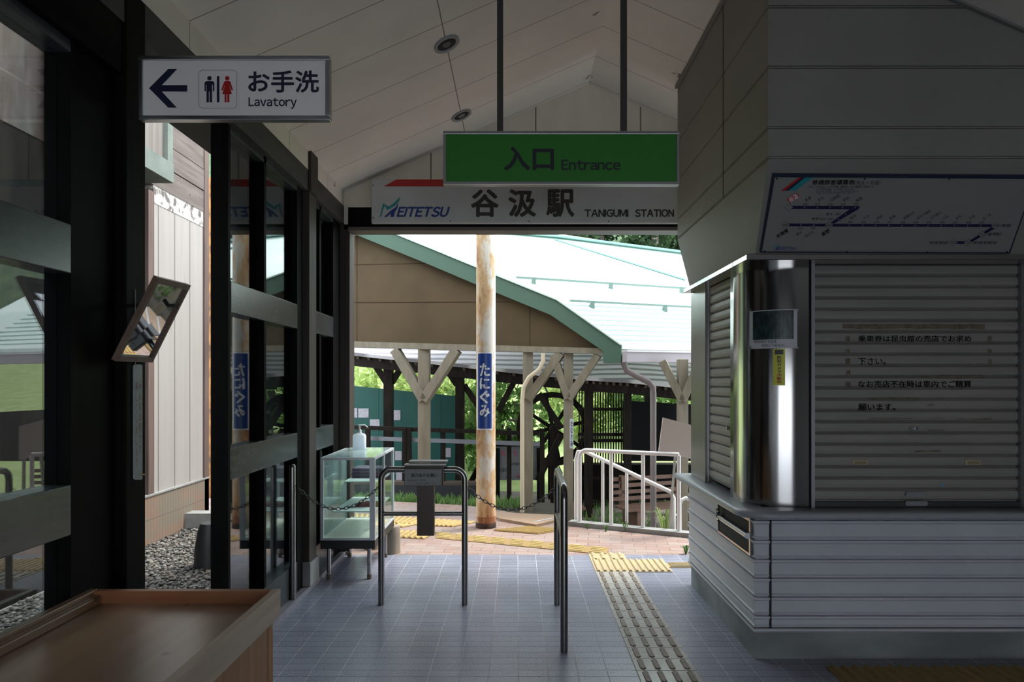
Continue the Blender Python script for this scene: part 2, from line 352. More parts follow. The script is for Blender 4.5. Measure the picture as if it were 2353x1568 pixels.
# ------------------------------------------------------------ left glazed wall
MB().box(-1.60, XW, YB, 6.0, 2.87, 3.02).build('trim_5', BEAMG, **S)
MB().box(-1.62, -1.50, YB, 2.60, 2.67, 2.87).build('trim_6', BLACK, **S)
def bay(idx, y0, y1, mull, top, stile=.05, pane_x=-1.575, ends=None):
    wroot = bpy.data.objects.new('window_%d' % idx, None); sc.collection.objects.link(wroot); wroot.location = (-1.575, (y0+y1)/2, .035); wroot['kind'] = 'structure'
    xi, xo = -1.53, -1.622
    a, b_ = ends or (stile, stile)
    MB().box(xo, xi, y0, y0+a, .035, top).build('stile', BLACK, wroot)
    MB().box(xo, xi, y1-b_, y1, .035, top).build('stile', BLACK, wroot)
    for m_ in mull: MB().box(xo, xi, m_, m_+.035, .035, top).build('mullion', BLACK, wroot)
    for z0, z1 in ((.975, 1.147), (1.87, 2.04)): MB().box(xo, xi+.003, y0+a, y1-b_, z0, z1).build('rail', RAILG, wroot, .004)
    MB().box(xo, xi+.002, y0+a, y1-b_, .035, .25).build('sill', RAILG, wroot, .004)
    MB().box(xo, xi, y0+a, y1-b_, top-.04, top).build('rail', RAILG, wroot)
    MB().box(pane_x-.004, pane_x, y0+a, y1-b_, .25, top-.04).build('pane', GLASS, wroot)
    return wroot
bay(1, YB, 2.60, [-2.4, -1.2, 0.0, 1.2], 2.67, ends=(.1, .26))
bay(2, 3.615, 4.87, [4.13], 2.87, ends=(.03, .12))
bay(3, 5.06, 5.9, [5.29], 2.87, ends=(.03, .22))
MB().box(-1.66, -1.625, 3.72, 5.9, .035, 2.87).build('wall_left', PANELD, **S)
MB().box(-1.70, -1.66, YB, 1.4, .035, 2.87).build('wall_light_block', PANELD, **S)  # unseen dark screen added to block daylight through the near glass
def post(y0, y1, x1, top, label, base=0.035, mat=POSTW):
    return MB().box(-1.62, x1, y0, y1, base, top).build('timber_post', mat, None, .006, label=label, category='post')
post(2.60, 2.74, -1.49, 3.015, 'black timber post on the near side of the open doorway, under the lavatory sign', mat=BLACK)
t = thing('timber_post', 'dark brown timber post on a concrete block between the two glazed bays', 'post', (-1.555, 4.975, .035))
MB().box(-1.575, -1.487, 4.89, 5.06, .207, 2.868).build('shaft', POSTW, t, .004)
MB().box(-1.4935, -1.475, 4.89, 5.06, 2.868, 3.17).build('upper_face_board', POSTW, t)
MB().box(-1.585, -1.474, 4.87, 5.09, .035, .207).build('footing', CONC, t, .004, label='pale concrete footing')
post(5.9, 6.07, -1.445, 2.868, 'dark timber post at the corner of the way out, left of the station name board')

# ------------------------------------------------------------ lavatory sign
YL = 2.62; pl = front(YL)
t = thing('lavatory_sign', 'white lavatory sign with a left arrow in a steel frame on the near black post', 'sign', P(540, 280, YL))
fr = MB(); a = P(318, 128, YL); b = P(757, 275, YL); tw = .016; y0, y1 = YL-.002, YL+.033
fr.box(a.x, b.x, y0, y1, a.z-tw, a.z); fr.box(a.x, b.x, y0, y1, b.z, b.z+tw)
fr.box(a.x, a.x+tw, y0, y1, b.z+tw, a.z-tw); fr.box(b.x-tw, b.x, y0, y1, b.z+tw, a.z-tw)
fr.build('frame', STEELB, t, .002)
MB().box(a.x+tw, b.x-tw, YL+.004, y1-.002, b.z+tw, a.z-tw).build('sign_panel', WHITE, t)
pf = front(YL+.004); q = lambda x, y: (250+x/3.92, y/3.92)
ar = MB(); ppoly(ar, [q(*p) for p in ((362,795),(535,622),(615,622),(478,767),(706,767),(706,825),(478,825),(612,970),(535,970))], pf); ar.build('arrow', NAVY, t)
def disc(c, r, n=20): return [(c[0]+r*math.cos(2*math.pi*i/n), c[1]+r*math.sin(2*math.pi*i/n)) for i in range(n)]
def rrect(x0, y0, x1, y1, r, n=5):
    out = []
    for cx, cy, a0 in ((x1-r, y0+r, -90), (x1-r, y1-r, 0), (x0+r, y1-r, 90), (x0+r, y0+r, 180)):
        out += [(cx+r*math.cos(math.radians(a0+90*i/n)), cy+r*math.sin(math.radians(a0+90*i/n))) for i in range(n+1)]
    return out
man = MB()
for pts_ in (disc((907,705),20), [(862,745),(880,730),(934,730),(951,745),(951,822),(937,822),(937,765),(930,765),(930,922),(908,922),(908,825),(901,825),(901,922),(880,922),(880,765),(875,765),(875,822),(862,822)]):
    ppoly(man, [q(*p) for p in pts_], pf)
man.build('man_pictogram', NAVY, t)
wo = MB()
for pts_ in (disc((1067,705),20), [(1040,735),(1055,729),(1080,729),(1095,735),(1119,810),(1107,816),(1086,765),(1108,848),(1086,848),(1086,922),(1068,922),(1068,850),(1060,850),(1060,922),(1043,922),(1043,848),(1022,848),(1046,765),(1026,816),(1012,810)]):
    ppoly(wo, [q(*p) for p in pts_], pf)
wo.build('woman_pictogram', RED, t)
ln = MB(); ppoly(ln, [q(*p) for p in rrect(973,686,996,922,5)], pf)
o_, i_ = rrect(809,630,1155,977,38), rrect(812,633,1152,974,35)
for k in range(len(o_)):
    l = (k+1) % len(o_); ppoly(ln, [q(*o_[k]), q(*o_[l]), q(*i_[l]), q(*i_[k])], pf)
ln.build('pictogram_border', NAVY, t)
text('お手洗', (570,162,733,213), pf, NAVY, t, bold=.022)
text('Lavatory', (571,224,682,250), pf, NAVY, t, bold=.02)

# ------------------------------------------------------------ entrance sign
YE = 3.6
t = thing('entrance_sign', 'green entrance sign in a steel frame hung from the ceiling on two dark rods', 'sign', P(1290, 425, YE))
a = P(1018, 301, YE); b = P(1562, 424, YE); fr = MB(); y0, y1 = YE, YE+.05
fr.box(a.x, b.x, y0, y1, a.z-tw, a.z); fr.box(a.x, b.x, y0, y1, b.z, b.z+tw)
fr.box(a.x, a.x+tw, y0, y1, b.z+tw, a.z-tw); fr.box(b.x-tw, b.x, y0, y1, b.z+tw, a.z-tw)
fr.build('frame', STEELB, t, .002)
MB().box(a.x+tw, b.x-tw, YE+.005, y1-.003, b.z+tw, a.z-tw).build('sign_panel', GREEN, t)
pf = front(YE+.005); q = lambda x, y: (900+x/3.361, y/3.361)
text('入口', (1158,337,1273,392), pf, M('black_navy_print', (.008,.010,.02), .5), t, bold=.03)
text('Entrance', (1290,367,1426,391), pf, bpy.data.materials['black_navy_print'], t, bold=.02)
for px in (1149, 1434.5):
    x = P(px, 300, YE).x; MB().box(x-.016, x+.016, YE+.009, YE+.041, a.z-.002, cz(x)).build('hanging_rod', M('dark_rod', (.05,.046,.042), .5) if px < 1200 else bpy.data.materials['dark_rod'], t)

# ------------------------------------------------------------ station name board
YS = 5.80; ps = front(YS); q = lambda x, y: (790+x/2.905, 380+y/2.905)
def logo(Q, plane, parent, off=.0015):
    m1 = MB(); ppoly(m1, [Q(*p) for p in ((240,345),(250,300),(262,253),(276,268),(262,300),(250,345))], plane, off)
    ppoly(m1, [Q(*p) for p in ((262,253),(300,275),(330,255),(360,225),(376,210),(372,235),(350,265),(310,290),(285,300),(276,268))], plane, off); m1.build('logo', TEAL, parent)
    m2 = MB(); ppoly(m2, [Q(*p) for p in ((268,345),(310,305),(345,280),(366,252),(358,285),(342,312),(334,345),(310,345),(313,322),(288,345))], plane, off*1.4); m2.build('logo', BLUE, parent)
t = thing('station_name_board', 'long white station name board on the gable over the way out', 'sign', P(1210, 514, YS))
a = P(853.5, 412, YS); b = P(1590, 512.5, YS)
MB().box(a.x, b.x, YS, YS+.05, b.z, a.z).build('board', M('white_enamel_board', (.57,.58,.57), .4, col2=(.52,.53,.52), scale=3), t, .003)
m = MB(); ppoly(m, [(911,412.5),(1030,412.5),(1040,428.5),(881,428.5)], ps); ppoly(m, [(1030,412.5),(1200,412.5),(1190,428.5),(1030,428.5)], ps, .0012); m.build('red_stripe', RED, t)
m = MB(); ppoly(m, [(1240,412.5),(1589,412.5),(1589,428.5),(1230,428.5)], ps); m.build('teal_stripe', TEAL, t)
logo(q, ps, t); text('EITETSU', (914,475,1031,499), ps, BLUE, t, bold=.035, shear=.28)
for ch, x0, x1 in (('谷', 1082, 1146), ('汲', 1168, 1232), ('駅', 1255, 1320)): text(ch, (x0, 435, x1, 499), ps, INK, t, bold=.03)
text('TANIGUMI', (1343,481,1444,499), ps, INK, t, bold=.035); text('STATION', (1459,481,1549,499), ps, INK, t, bold=.035)
m = MB()
for x, y in ((857.5,426),(857.5,500.5),(1035,508),(1216,508.5),(1399,508.5)): m.lathe(P(x, y, YS), [(.008,0),(.008,.001)], 10)
for i, (x, y) in enumerate(((857.5,426),(857.5,500.5),(1035,508),(1216,508.5),(1399,508.5))):
    MB().poly([ps.hit(*p, .003) for p in disc((x, y), 1.6, 10)]).build('screw', INK, t)

# ------------------------------------------------------------ ceiling downlights
nrm = Vector((SL, 0, -1)).normalized()       # pointing down off the left slope
for i, (yy, lab) in enumerate(((4.26, 'nearer round recessed downlight in the sloping ceiling, left of the hanging rods'), (5.40, 'farther round recessed downlight in the sloping ceiling, just over the green sign'))):
    x = -.441; c0 = Vector((x, yy, cz(x))); t = thing('downlight', lab, 'ceiling light', c0)
    u = Vector((1, 0, SL)).normalized(); v = Vector((0, 1, 0))
    ring = lambda r, d: [c0+u*r*math.cos(a_)+v*r*math.sin(a_)+nrm*d for a_ in (2*math.pi*k/32 for k in range(32))]
    def rings(mb, lst):
        base = [p for r_ in lst for p in r_]; n_ = 32
        mb.quads(base, [(i_*n_+k, i_*n_+(k+1) % n_, (i_+1)*n_+(k+1) % n_, (i_+1)*n_+k) for i_ in range(len(lst)-1) for k in range(n_)], True)
    m = MB(); rings(m, [ring(.085, -.002), ring(.085, .012), ring(.078, .015), ring(.066, .010), ring(.062, .004)]); m.build('trim_ring', M('grey_ring', (.30,.31,.31), .4) if i == 0 else bpy.data.materials['grey_ring'], t)
    m = MB(); rings(m, [ring(.062, .005), ring(.058, .004), ring(.05, .0035)]); m.poly(ring(.05, .0035)); m.build('baffle', DARK, t)
    m = MB(); rings(m, [ring(.03, .006), ring(.024, .012)]); m.poly(ring(.024, .012)); m.build('lamp', M('lamp_glass', (.16,.16,.16), .2) if i == 0 else bpy.data.materials['lamp_glass'], t)

# ------------------------------------------------------------ ticket office
KX, KY, KF = 1.29, 3.70, 5.10
# lower siding profile: lapped boards with a rounded lip
prof = [(0.0, .165)]
zt = [.765-.102*i for i in range(6)]
zz = .165
edges = [.165, .187] + [0.5-0 for _ in ()]
levels = sorted([H-(y-CY)*3.694/F for y in (1193,1238.6,1282.5,1325.6,1369,1412,1441)])
for z in levels:
    prof += [(.006, z-.030), (.016, z-.020), (.016, z-.010), (-.004, z-.007), (-.004, z-.003), (.010, z+.001), (.012, z+.006), (.004, z+.012)]
prof.append((.004, .756))
m = MB(); m.lsweep(prof, KX, KY, KF, 4.3); m.poly([(KX, KF, .165), (4.3, KF, .165), (4.3, KF, .756), (KX, KF, .756)]); m.build('wall_ticket_office', SIDE, **S)
MB().box(1.365, 1.374, 3.684, 3.699, .17, .765).build('trim_7', DARK, **S)
m = MB(); m.box(KX-.004, 4.3, KY-.004, KF-.06, 0, .15); m.build('baseboard_ticket_office', CONCB, **S)
m = MB(); m.box(KX-.012, 4.3, KY-.012, KF-.05, .15, .168); m.build('trim_8', CONC, **S)
# core behind shutters
MB().box(1.42, 4.3, 3.88, 5.06, .165, 2.15).build('wall_core', DARK, **S)
# counter with a rounded nose, its corner rounded in plan
def counter_path(off):
    pts = [(1.215-off, 5.22)]
    cx, cy, r = 1.38, 3.815, .165+off
    for k in range(9):
        a_ = math.pi+ (math.pi/2)*k/8; pts.append((cx+r*math.cos(a_), cy+r*math.sin(a_)))
    pts.append((4.3, 3.65-off)); return pts
cp = [(-.16, .775), (-.02, .757), (0, .760), (.012, .770), (.015, .783), (.010, .795), (-.004, .802), (-.16, .802)]
m = MB(); runs = [[Vector((x, y, z)) for x, y in counter_path(o)] for o, z in cp]; n_ = len(runs[0])
base = [p for r_ in runs for p in r_]
m.quads(base, [(i*n_+k, i*n_+k+1, ((i+1) % len(runs))*n_+k+1, ((i+1) % len(runs))*n_+k) for i in range(len(runs)) for k in range(n_-1)], True)
m.poly([r_[0] for r_ in runs]); m.build('ticket_counter', COUNTER, label='grey rounded ledge running round the ticket office below the shutters', category='counter')
# rounded polished corner
t = thing('steel_corner_column', 'polished stainless rounded corner of the ticket office, with a poster and yellow sticker', 'column', (1.5, 3.95, .802))
pts = [(1.30, 4.16), (1.30, 4.09)]
for k in range(1, 13):
    a_ = math.pi+(math.pi/2)*k/12; pts.append((1.55+.25*math.cos(a_), 4.04+.25*math.sin(a_)))
pts += [(1.62, 3.79), (1.62, 3.90), (1.45, 4.16)]
m = MB(); n_ = len(pts); base = [(x, y, z) for z in (.802, 2.155) for x, y in pts]
m.quads(base, [(k, (k+1) % n_, n_+(k+1) % n_, n_+k) for k in range(n_)]); m.sm = [True]*13+[False]*(len(m.f)-13)
m.build('column_shell', STEEL, t)
MB().box(1.622, 1.628, 3.80, 3.87, .802, 2.155).build('dark_joint', DARK, t)
m = MB(); m.box(1.628, 1.648, 3.775, 3.87, .802, 2.155); m.build('shutter_guide', STEELB, t)
def curved(px0, py0, px1, py1, off, nn=12):  # a sheet wrapped on the round corner
    out = []
    for i in range(nn+1):
        px = px0+(px1-px0)*i/nn; s_ = (px-CX)/F; lo_, hi_ = 3.6, 4.3; R_ = .25+off; cx_, cy_ = 1.55, 4.04
        # ray x = s*y against the circle, else the flat at y = 3.79
        A = s_*s_+1; B = -2*(s_*cx_+cy_); C_ = cx_*cx_+cy_*cy_-R_*R_; D = B*B-4*A*C_
        y_ = (-B-math.sqrt(max(D, 0)))/(2*A)
        if s_*y_ > cx_: y_ = 3.79-off
        out.append((s_*y_, y_))
    ymid = out[nn//2][1]; z0 = H-(py1-CY)*ymid/F; z1 = H-(py0-CY)*ymid/F
    mb = MB(); mb.quads([(x, y, z0) for x, y in out]+[(x, y, z1) for x, y in out], [(k, k+1, nn+2+k, nn+1+k) for k in range(nn)], True); return mb
po = thing('poster', 'white photo-book poster with a dark forest picture on the steel corner', 'poster', P(1778, 800, 3.78))
curved(1722, 712, 1832, 801, .003).build('sheet', PAPER, po)
curved(1730, 714, 1824, 780, .0045).build('photograph', M('dark_forest_photo', (.012,.022,.025), .3, col2=(.05,.10,.11), scale=35, stretch=(2,1,.6), lo=.45, hi=.75), po)
pc = front(3.775)
pw = front(3.79)
def curvetext(s_, rect, off, mat, parent, bold=.0, vert=False):
    ob = text(s_, rect, front(3.8), mat, parent, 0, bold, vert=vert); o0 = org0(parent)
    for v in ob.data.vertices:
        p = v.co+o0; s2 = p.x/p.y; R_ = .25+off; A = s2*s2+1; B = -2*(s2*1.55+4.04); C_ = 1.55**2+4.04**2-R_*R_; D = B*B-4*A*C_
        y_ = (-B-math.sqrt(max(D, 0)))/(2*A)
        if s2*y_ > 1.55: y_ = 3.79-off
        v.co = Vector((s2*y_, y_, H+(p.z-H)*y_/p.y))-o0
curvetext('駒田匡紀 写真集', (1733,782,1785,789), .0046, INK, po, .01); curvetext('売店にて販売中！', (1750,791,1804,798), .0046, INK, po, .01)
for x, y in ((1723,713),(1831,713),(1723,799),(1831,799)): curved(x-3, y-3, x+3, y+3, .006, 2).build('pin', STEELB, po)
st = thing('warning_sticker', 'narrow yellow security camera sticker on the steel corner below the poster', 'sticker', P(1790, 886, 3.78))
curved(1776, 802, 1804, 886, .003).build('sheet', YEL, st)
curvetext('防犯カメラ', (1785,818,1796,858), .0046, INK, st, .03, True); curvetext('作動中', (1785,859,1796,882), .0046, RED, st, .03, True)
m = MB(); 
curved(1780, 804, 1800, 815, .0046, 3).build('emblem', INK, st)

def shutter(name, label, x0, x1, plane_y=None, side_x=None, y0=None, y1=None, z0=.83, z1=2.155, pitch=.063):
    """slats with a curved face, along x at plane_y or along y at side_x"""
    loc = ((x0+x1)/2, plane_y, z0) if side_x is None else (side_x, (y0+y1)/2, z0)
    tt = thing(name, label, 'shutter', loc); m = MB(); z = z1
    prof_ = []
    while z > z0+.01:
        zb = max(z-pitch, z0); hgt = z-zb
        prof_ += [(.0, z), (.010, z-.006), (.013, z-hgt*.5), (.010, zb+.014), (.0, zb+.008), (-.006, zb+.004)]
        z = zb
    prof_.append((0, z0))
    base = []; 
    for o, zz_ in prof_:
        base += [(x0, plane_y-o, zz_), (x1, plane_y-o, zz_)] if side_x is None else [(side_x-o, y0, zz_), (side_x-o, y1, zz_)]
    m.quads(base, [(2*i, 2*i+1, 2*i+3, 2*i+2) for i in range(len(prof_)-1)]); m.build('slats', SHUT, tt)
    return tt
t = shutter('roller_shutter', 'closed front ticket window shutter with lines of black lettering', 1.648, 2.80, 3.83)
pf = front(3.817)
for s_, r_ in (('乗車券は昆虫館の売店でお求め', (1972,771,2232,786)), ('下さい。', (1972,823,2036,839)), ('なお売店不在時は車内でご精算', (1972,875,2232,891)), ('願います。', (1972,928,2058,944))):
    text(s_, r_, pf, INKB, t, .002, bold=.018)
MB().box(1.648, 2.80, 3.80, 3.83, .803, .83).build('bottom_bar', M('dark_bottom_bar', (.04,.045,.045), .4), t)
def at(x, y, Y): return P(x, y, Y)
for px in (1975, 2235):
    c0 = P(px, 1063, 3.815); m = MB(); m.box(c0.x-.043, c0.x+.043, 3.808, 3.82, c0.z-.014, c0.z+.014); h_ = m.build('finger_pull', M('yellowed_plastic', (.42,.35,.22), .5) if px < 2000 else bpy.data.materials['yellowed_plastic'], t, .003)
    MB().box(c0.x-.034, c0.x+.034, 3.8065, 3.809, c0.z-.008, c0.z+.006).build('recess', M('pull_recess', (.22,.18,.11), .6) if px < 2000 else bpy.data.materials['pull_recess'], h_)
c0 = P(2104, 985.5, 3.812); MB().poly([(c0.x+.036*math.cos(a_), 3.806, c0.z+.013*math.sin(a_)) for a_ in (2*math.pi*k/20 for k in range(20))]).build('lock_plate', STEELB, t)
MB().box(c0.x-.006, c0.x+.006, 3.800, 3.806, c0.z-.006, c0.z+.006).build('lock_cylinder', STEEL, t)
for r_ in ((2082,1131,2131,1142), (2081,1152,2132,1163)):
    MB().poly([front(3.797).hit(*p) for p in rrect(*r_, 4)]).build('maker_plate', M('dull_label', (.22,.23,.25), .4) if r_[1] < 1140 else bpy.data.materials['dull_label'], t)
MB().poly([pf.hit(*p, .003) for p in disc((2165,1115), 4)]).build('round_sticker', M('blue_sticker', (.10,.25,.45), .5), t)
TAPE = M('old_tape_residue', (.10,.075,.045), .7, col2=(.16,.13,.09), scale=40)
m = MB()
for i, (x0, y0_, x1, y1_) in enumerate(((1936,745,2263,756),(1943,772,1953,784),(1943,803,1953,811),(1943,824,1954,836),(1945,851,1954,861),(1943,877,1955,890),(2270,773,2279,787),(2270,803,2279,811),(2272,825,2279,836),(2122,864,2262,868),(1995,914,2108,918),(2130,930,2145,933),(2133,988,2168,991),(2103,1036,2162,1039),(2000,962,2170,963.2),(2195,962,2280,964))):
    n2 = max(2, int((x1-x0)/14)); top = [(x0+(x1-x0)*k/n2, y0_+random.uniform(-1, 1)) for k in range(n2+1)]; bot = [(x0+(x1-x0)*k/n2, y1_+random.uniform(-1.2, 1.2)) for k in range(n2+1)][::-1]
    MB().poly([pf.hit(*p, .0022) for p in top+bot]).build('tape_mark', TAPE, t)
MB().box(2.80, 2.83, 3.79, 3.87, .802, 2.155).build('shutter_guide', STEELB, label='upright steel guide between the two front shutters', category='shutter guide')
shutter('roller_shutter', 'closed shutter at the right edge of the photo, beyond the steel guide', 2.83, 4.0, 3.83)
t = shutter('roller_shutter', 'closed side ticket window shutter on the narrow face toward the way out', 0, 0, None, 1.345, 4.16, 4.72)
MB().box(1.325, 1.345, 4.72, 4.735, .803, 2.155).build('guide', STEELB, t)
m = MB(); c0 = (1.328, 4.45, 1.12); m.tube([(1.334, 4.30, 1.21), (1.318, 4.30, 1.21)], .012, 12).build('lock_cylinder', STEELB, t)
MB().box(1.305, 1.34, 4.735, 5.12, .802, 2.155).build('trim_9', M('dull_steel_panel', (.30,.29,.285), .3, .9), **S)
# steel cornice over shutters
m = MB(); m.box(1.232, 4.3, 3.66, 3.90, 2.155, 2.186); m.box(1.232, 1.45, 3.90, 5.05, 2.155, 2.186); m.build('trim_10', STEEL, None, .003, **S)
# upper hood
UX, UY, UF = 1.247, 3.39, 5.30
prof = [(0, 2.60)]
for y in (364, 295, 156, 17):
    z = H-(y-CY)*3.39/F; prof += [(0, z-.006), (-.010, z-.005), (-.010, z), (0, z+.001), (.0, z+.006), (-.008, z+.007), (-.008, z+.010), (0, z+.011)]
prof += [(0, 3.95)]; prof = [p for p in prof if p[1] >= 2.60]
m = MB(); m.lsweep(prof, UX, UY, UF, 4.3)
b0 = [(UX, UF, 2.60), (UX, UY, 2.60), (4.3, UY, 2.60), (1.285, 5.06, 2.186), (1.285, 3.685, 2.186), (4.3, 3.685, 2.186)]
m.quads(b0, [(0,1,4,3),(1,2,5,4)]); m.quads([(UX, UF, 2.60), (UX, UF, 3.95), (4.3, UF, 3.95), (4.3, 5.06, 2.186), (1.285, 5.06, 2.186)], [(0,1,2,3,4)])
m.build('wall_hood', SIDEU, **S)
MB().box(UX-.002, UX+.002, 4.125, 4.133, 2.62, 3.78).build('trim_11', DARK, **S)
m = MB(); m.bar((6.1, UY-.012, cz(6.1)-.012), (UX, UY-.012, cz(UX)-.0), .02, .02); m.build('trim_12', M('cornice_bead', (.22,.21,.20), .6), **S)
m = MB(); m.bar((UX-.012, UY, cz(UX)-.012), (UX-.012, UF, cz(UX)-.012), .02, .02); m.build('trim_13', bpy.data.materials['cornice_bead'], **S)

# fare board on the slanting face
pb = PL((2, UY, 2.60), Vector((1, 0, 0)).cross(Vector((0, 3.685-UY, 2.186-2.60))))
t = thing('fare_board', 'slanted white fare table board with a navy railway line over the front shutter', 'sign', pb.hit(2060, 582))
m = MB(); pslab(m, [(1777,400),(2384,404),(2321,583),(1747,581)], pb, .018, .018); m.build('frame', M('dark_blue_frame', (.012,.022,.05), .4), t)
m = MB(); pslab(m, [(1781,408),(2379,412),(2318,580),(1751,578)], pb, .022, .01); m.build('board', M('white_board_face', (.24,.235,.225), .4), t)
pb2 = PL(pb.p+pb.n*.022, pb.n); Q = lambda x, y: (1720+x/6.92, 380+y/6.92); Q2 = lambda x, y: (2040+x/7.128, 380+y/7.128)
for mat_, pts_ in ((RED, ((800,193),(850,193),(575,405),(512,408))), (NAVY, ((845,193),(900,193),(640,405),(575,405))), (TEAL, ((893,193),(1030,193),(745,405),(635,405)))):
    m = MB(); ppoly(m, [Q(*p) for p in pts_], pb2); m.build('stripe', mat_, t)
text('普通旅客運賃表', (1866,413.5,1964,424.5), pb2, INKB, t, bold=.02, shear=.2)
text('（大人・片道）', (1964,415,2023,425), pb2, INKB, t, bold=.008, shear=.2)
text('小児（6才以上12才未満）運賃は、大人運賃の半額です。', (1856,426.5,2009,432), pb2, INKB, t, bold=.01, shear=.2)
text('・10円未満の端数は、10円単位に切上げた額・', (1873,433,1963,437), pb2, INKB, t, shear=.2)
text('岐阜市内均一制区間、モノレール線、他社線にまたがる', (1875,438,1972,441.5), pb2, NAVY, t, shear=.2)
text('場合は、各々の区間の小児運賃を合算した額です。', (1875,442,1964,445.5), pb2, NAVY, t, shear=.2)
m = MB(); ppoly(m, [Q(*p) for p in ((610,538),(760,441),(812,492),(662,595))], pb2); m.build('station_tag', RED, t)
text('谷汲', (1811.5,449.5,1835,460.5), pb2, WP, t, .0025, bold=.02, rot=.55)
m = MB()
for pts_ in (((640,645),(1775,650),(1745,700),(640,692)), ((1610,700),(1745,700),(1360,928),(1300,915)), ((600,926),(1300,930),(1300,974),(600,970))): ppoly(m, [Q(*p) for p in pts_], pb2)
ppoly(m, [Q(1290,930), Q2(1700,965), Q2(1700,1012), Q(1290,976)], pb2); ppoly(m, [Q2(*p) for p in ((1700,1012),(1745,1040),(1370,1262),(1330,1240))], pb2, .0014); ppoly(m, [Q2(*p) for p in ((1100,1243),(1260,1243),(1260,1290),(1100,1290))], pb2)
m.build('route_line', M('route_navy', (.008,.008,.06), .4), t)
dots = [Q(x, 672) for x in (890,1092,1293,1495,1697)]+[Q(1545,777), Q(1427,855), Q(833,951), Q(1039,951)]+[Q(x, 955) for x in (1603,1813,2021,2230)]+[Q2(x, 989) for x in (231,445,659,876,1091,1306,1522)]
m = MB()
for x, y in dots: ppoly(m, [(x-1.6,y+1.6),(x+1.2,y+1.6),(x+1.8,y-1.6),(x-1,y-1.6)], pb2, .003)
m.build('station_dots', bpy.data.materials['white_board_face'], t)
for (x, y), s_ in ((Q(642,668), ''), (Q(590,948), '440'), (Q(1282,952), '340'), (Q2(1775,988), '540'), (Q2(1543,1130), '710'), (Q2(1316,1268), '710'), (Q2(1074,1268), '710')):
    m = MB(); ppoly(m, [(x-10.5,y),(x+1.5,y-8.5),(x+10.5,y),(x-1.5,y+8.5)], pb2, .003); dm = m.build('diamond', NAVY, t)
    m = MB(); ppoly(m, [(x-9.6,y),(x+1.3,y-7.8),(x+9.6,y),(x-1.3,y+7.8)], pb2, .0036); m.build('diamond_face', bpy.data.materials['white_board_face'], dm)
    if s_: text(s_, (x-6,y-2.8,x+6,y+2.8), pb2, INKB, t, .0045, bold=.01, shear=.2)
for x, s_ in ((903,'180'),(1101,'220'),(1303,'220'),(1506,'290'),(1710,'290')): a_, b_ = Q(x, 620); text(s_, (a_-6,b_-2.6,a_+6,b_+2.6), pb2, INKB, t, bold=.01, shear=.2)
for x, y, s_ in ((1420,778,'290'),(1302,853,'340'),(1616,903,'340'),(1827,905,'390'),(2035,905,'390'),(2243,905,'390'),(823,1003,'390'),(1029,1003,'390')): a_, b_ = Q(x, y); text(s_, (a_-6,b_-2.6,a_+6,b_+2.6), pb2, INKB, t, bold=.01, shear=.2)
for x, s_ in ((246,'440'),(460,'440'),(677,'440'),(893,'490'),(1108,'490'),(1324,'490'),(1540,'540')): a_, b_ = Q2(x, 935); text(s_, (a_-6,b_-2.6,a_+6,b_+2.6), pb2, INKB, t, bold=.01, shear=.2)
for x, y, s_ in ((946,535,'長瀬'),(1147,535,'赤石'),(1373,523,'北野畑'),(1552,538,'更地'),(1757,540,'稲富'),(1661,822,'相羽'),(1873,825,'下方'),(2082,827,'政田'),(2290,828,'真桑'),(803,1080,'清水'),(966,1095,'仲之元')):
    a_, b_ = Q(x, y); k = len(s_)*3.9; text(s_, (a_-k,b_-3.4,a_+k,b_+3.4), pb2, INKB, t, bold=.015, rot=.55)
for x, y, s_ in ((345,822,'美濃北方'),(590,808,'北方千歳町'),(780,822,'北方東口'),(948,852,'又丸'),(1160,852,'尻毛'),(1378,852,'旦島'),(1620,840,'近ノ島')):
    a_, b_ = Q2(x, y); k = len(s_)*3.7; text(s_, (a_-k,b_-3.2,a_+k,b_+3.2), pb2, INKB, t, bold=.015, rot=.55)
for x, y, s_, k in ((535,1085,'本揖斐',1),(1228,1072,'黒野',1)): a_, b_ = Q(x, y); k = len(s_)*5.2; text(s_, (a_-k,b_-4.6,a_+k,b_+4.6), pb2, INKB, t, bold=.02, rot=.55)
for r_, s_ in ((Q(1232,757)+Q(1340,797), '豊木'), (Q(1003,832)+Q(1225,872), '黒野北口'), (Q2(1860,962)+Q2(2018,1015), '忠節'), (Q2(1635,1103)+Q2(1862,1155), '徹明町'), (Q2(1405,1243)+Q2(1785,1293), '新岐阜駅前'), (Q2(685,1243)+Q2(990,1293), '岐阜駅前')):
    text(s_, r_, pb2, INKB, t, bold=.015, shear=.2)
Ql = lambda x, y: (1776+(x-240)*.114, 560.5+(y-210)*.107)
logo(Ql, pb2, t); text('EITETSU', (1789,568,1829,574.5), pb2, BLUE, t, bold=.03, shear=.3)
m = MB(); ppoly(m, [(1779,575.2),(2316,577.2),(2316,577.8),(1779,575.8)], pb2); m.build('rule_line', REDP, t)
for x, y in (Q(452,212), Q(1851,215), Q2(1008,232), Q(255,1365), Q(1563,1378), Q2(645,1425), Q2(1953,1418)): MB().poly([pb2.hit(*p, .004) for p in disc((x, y), 2, 8)]).build('screw', INKB, t)

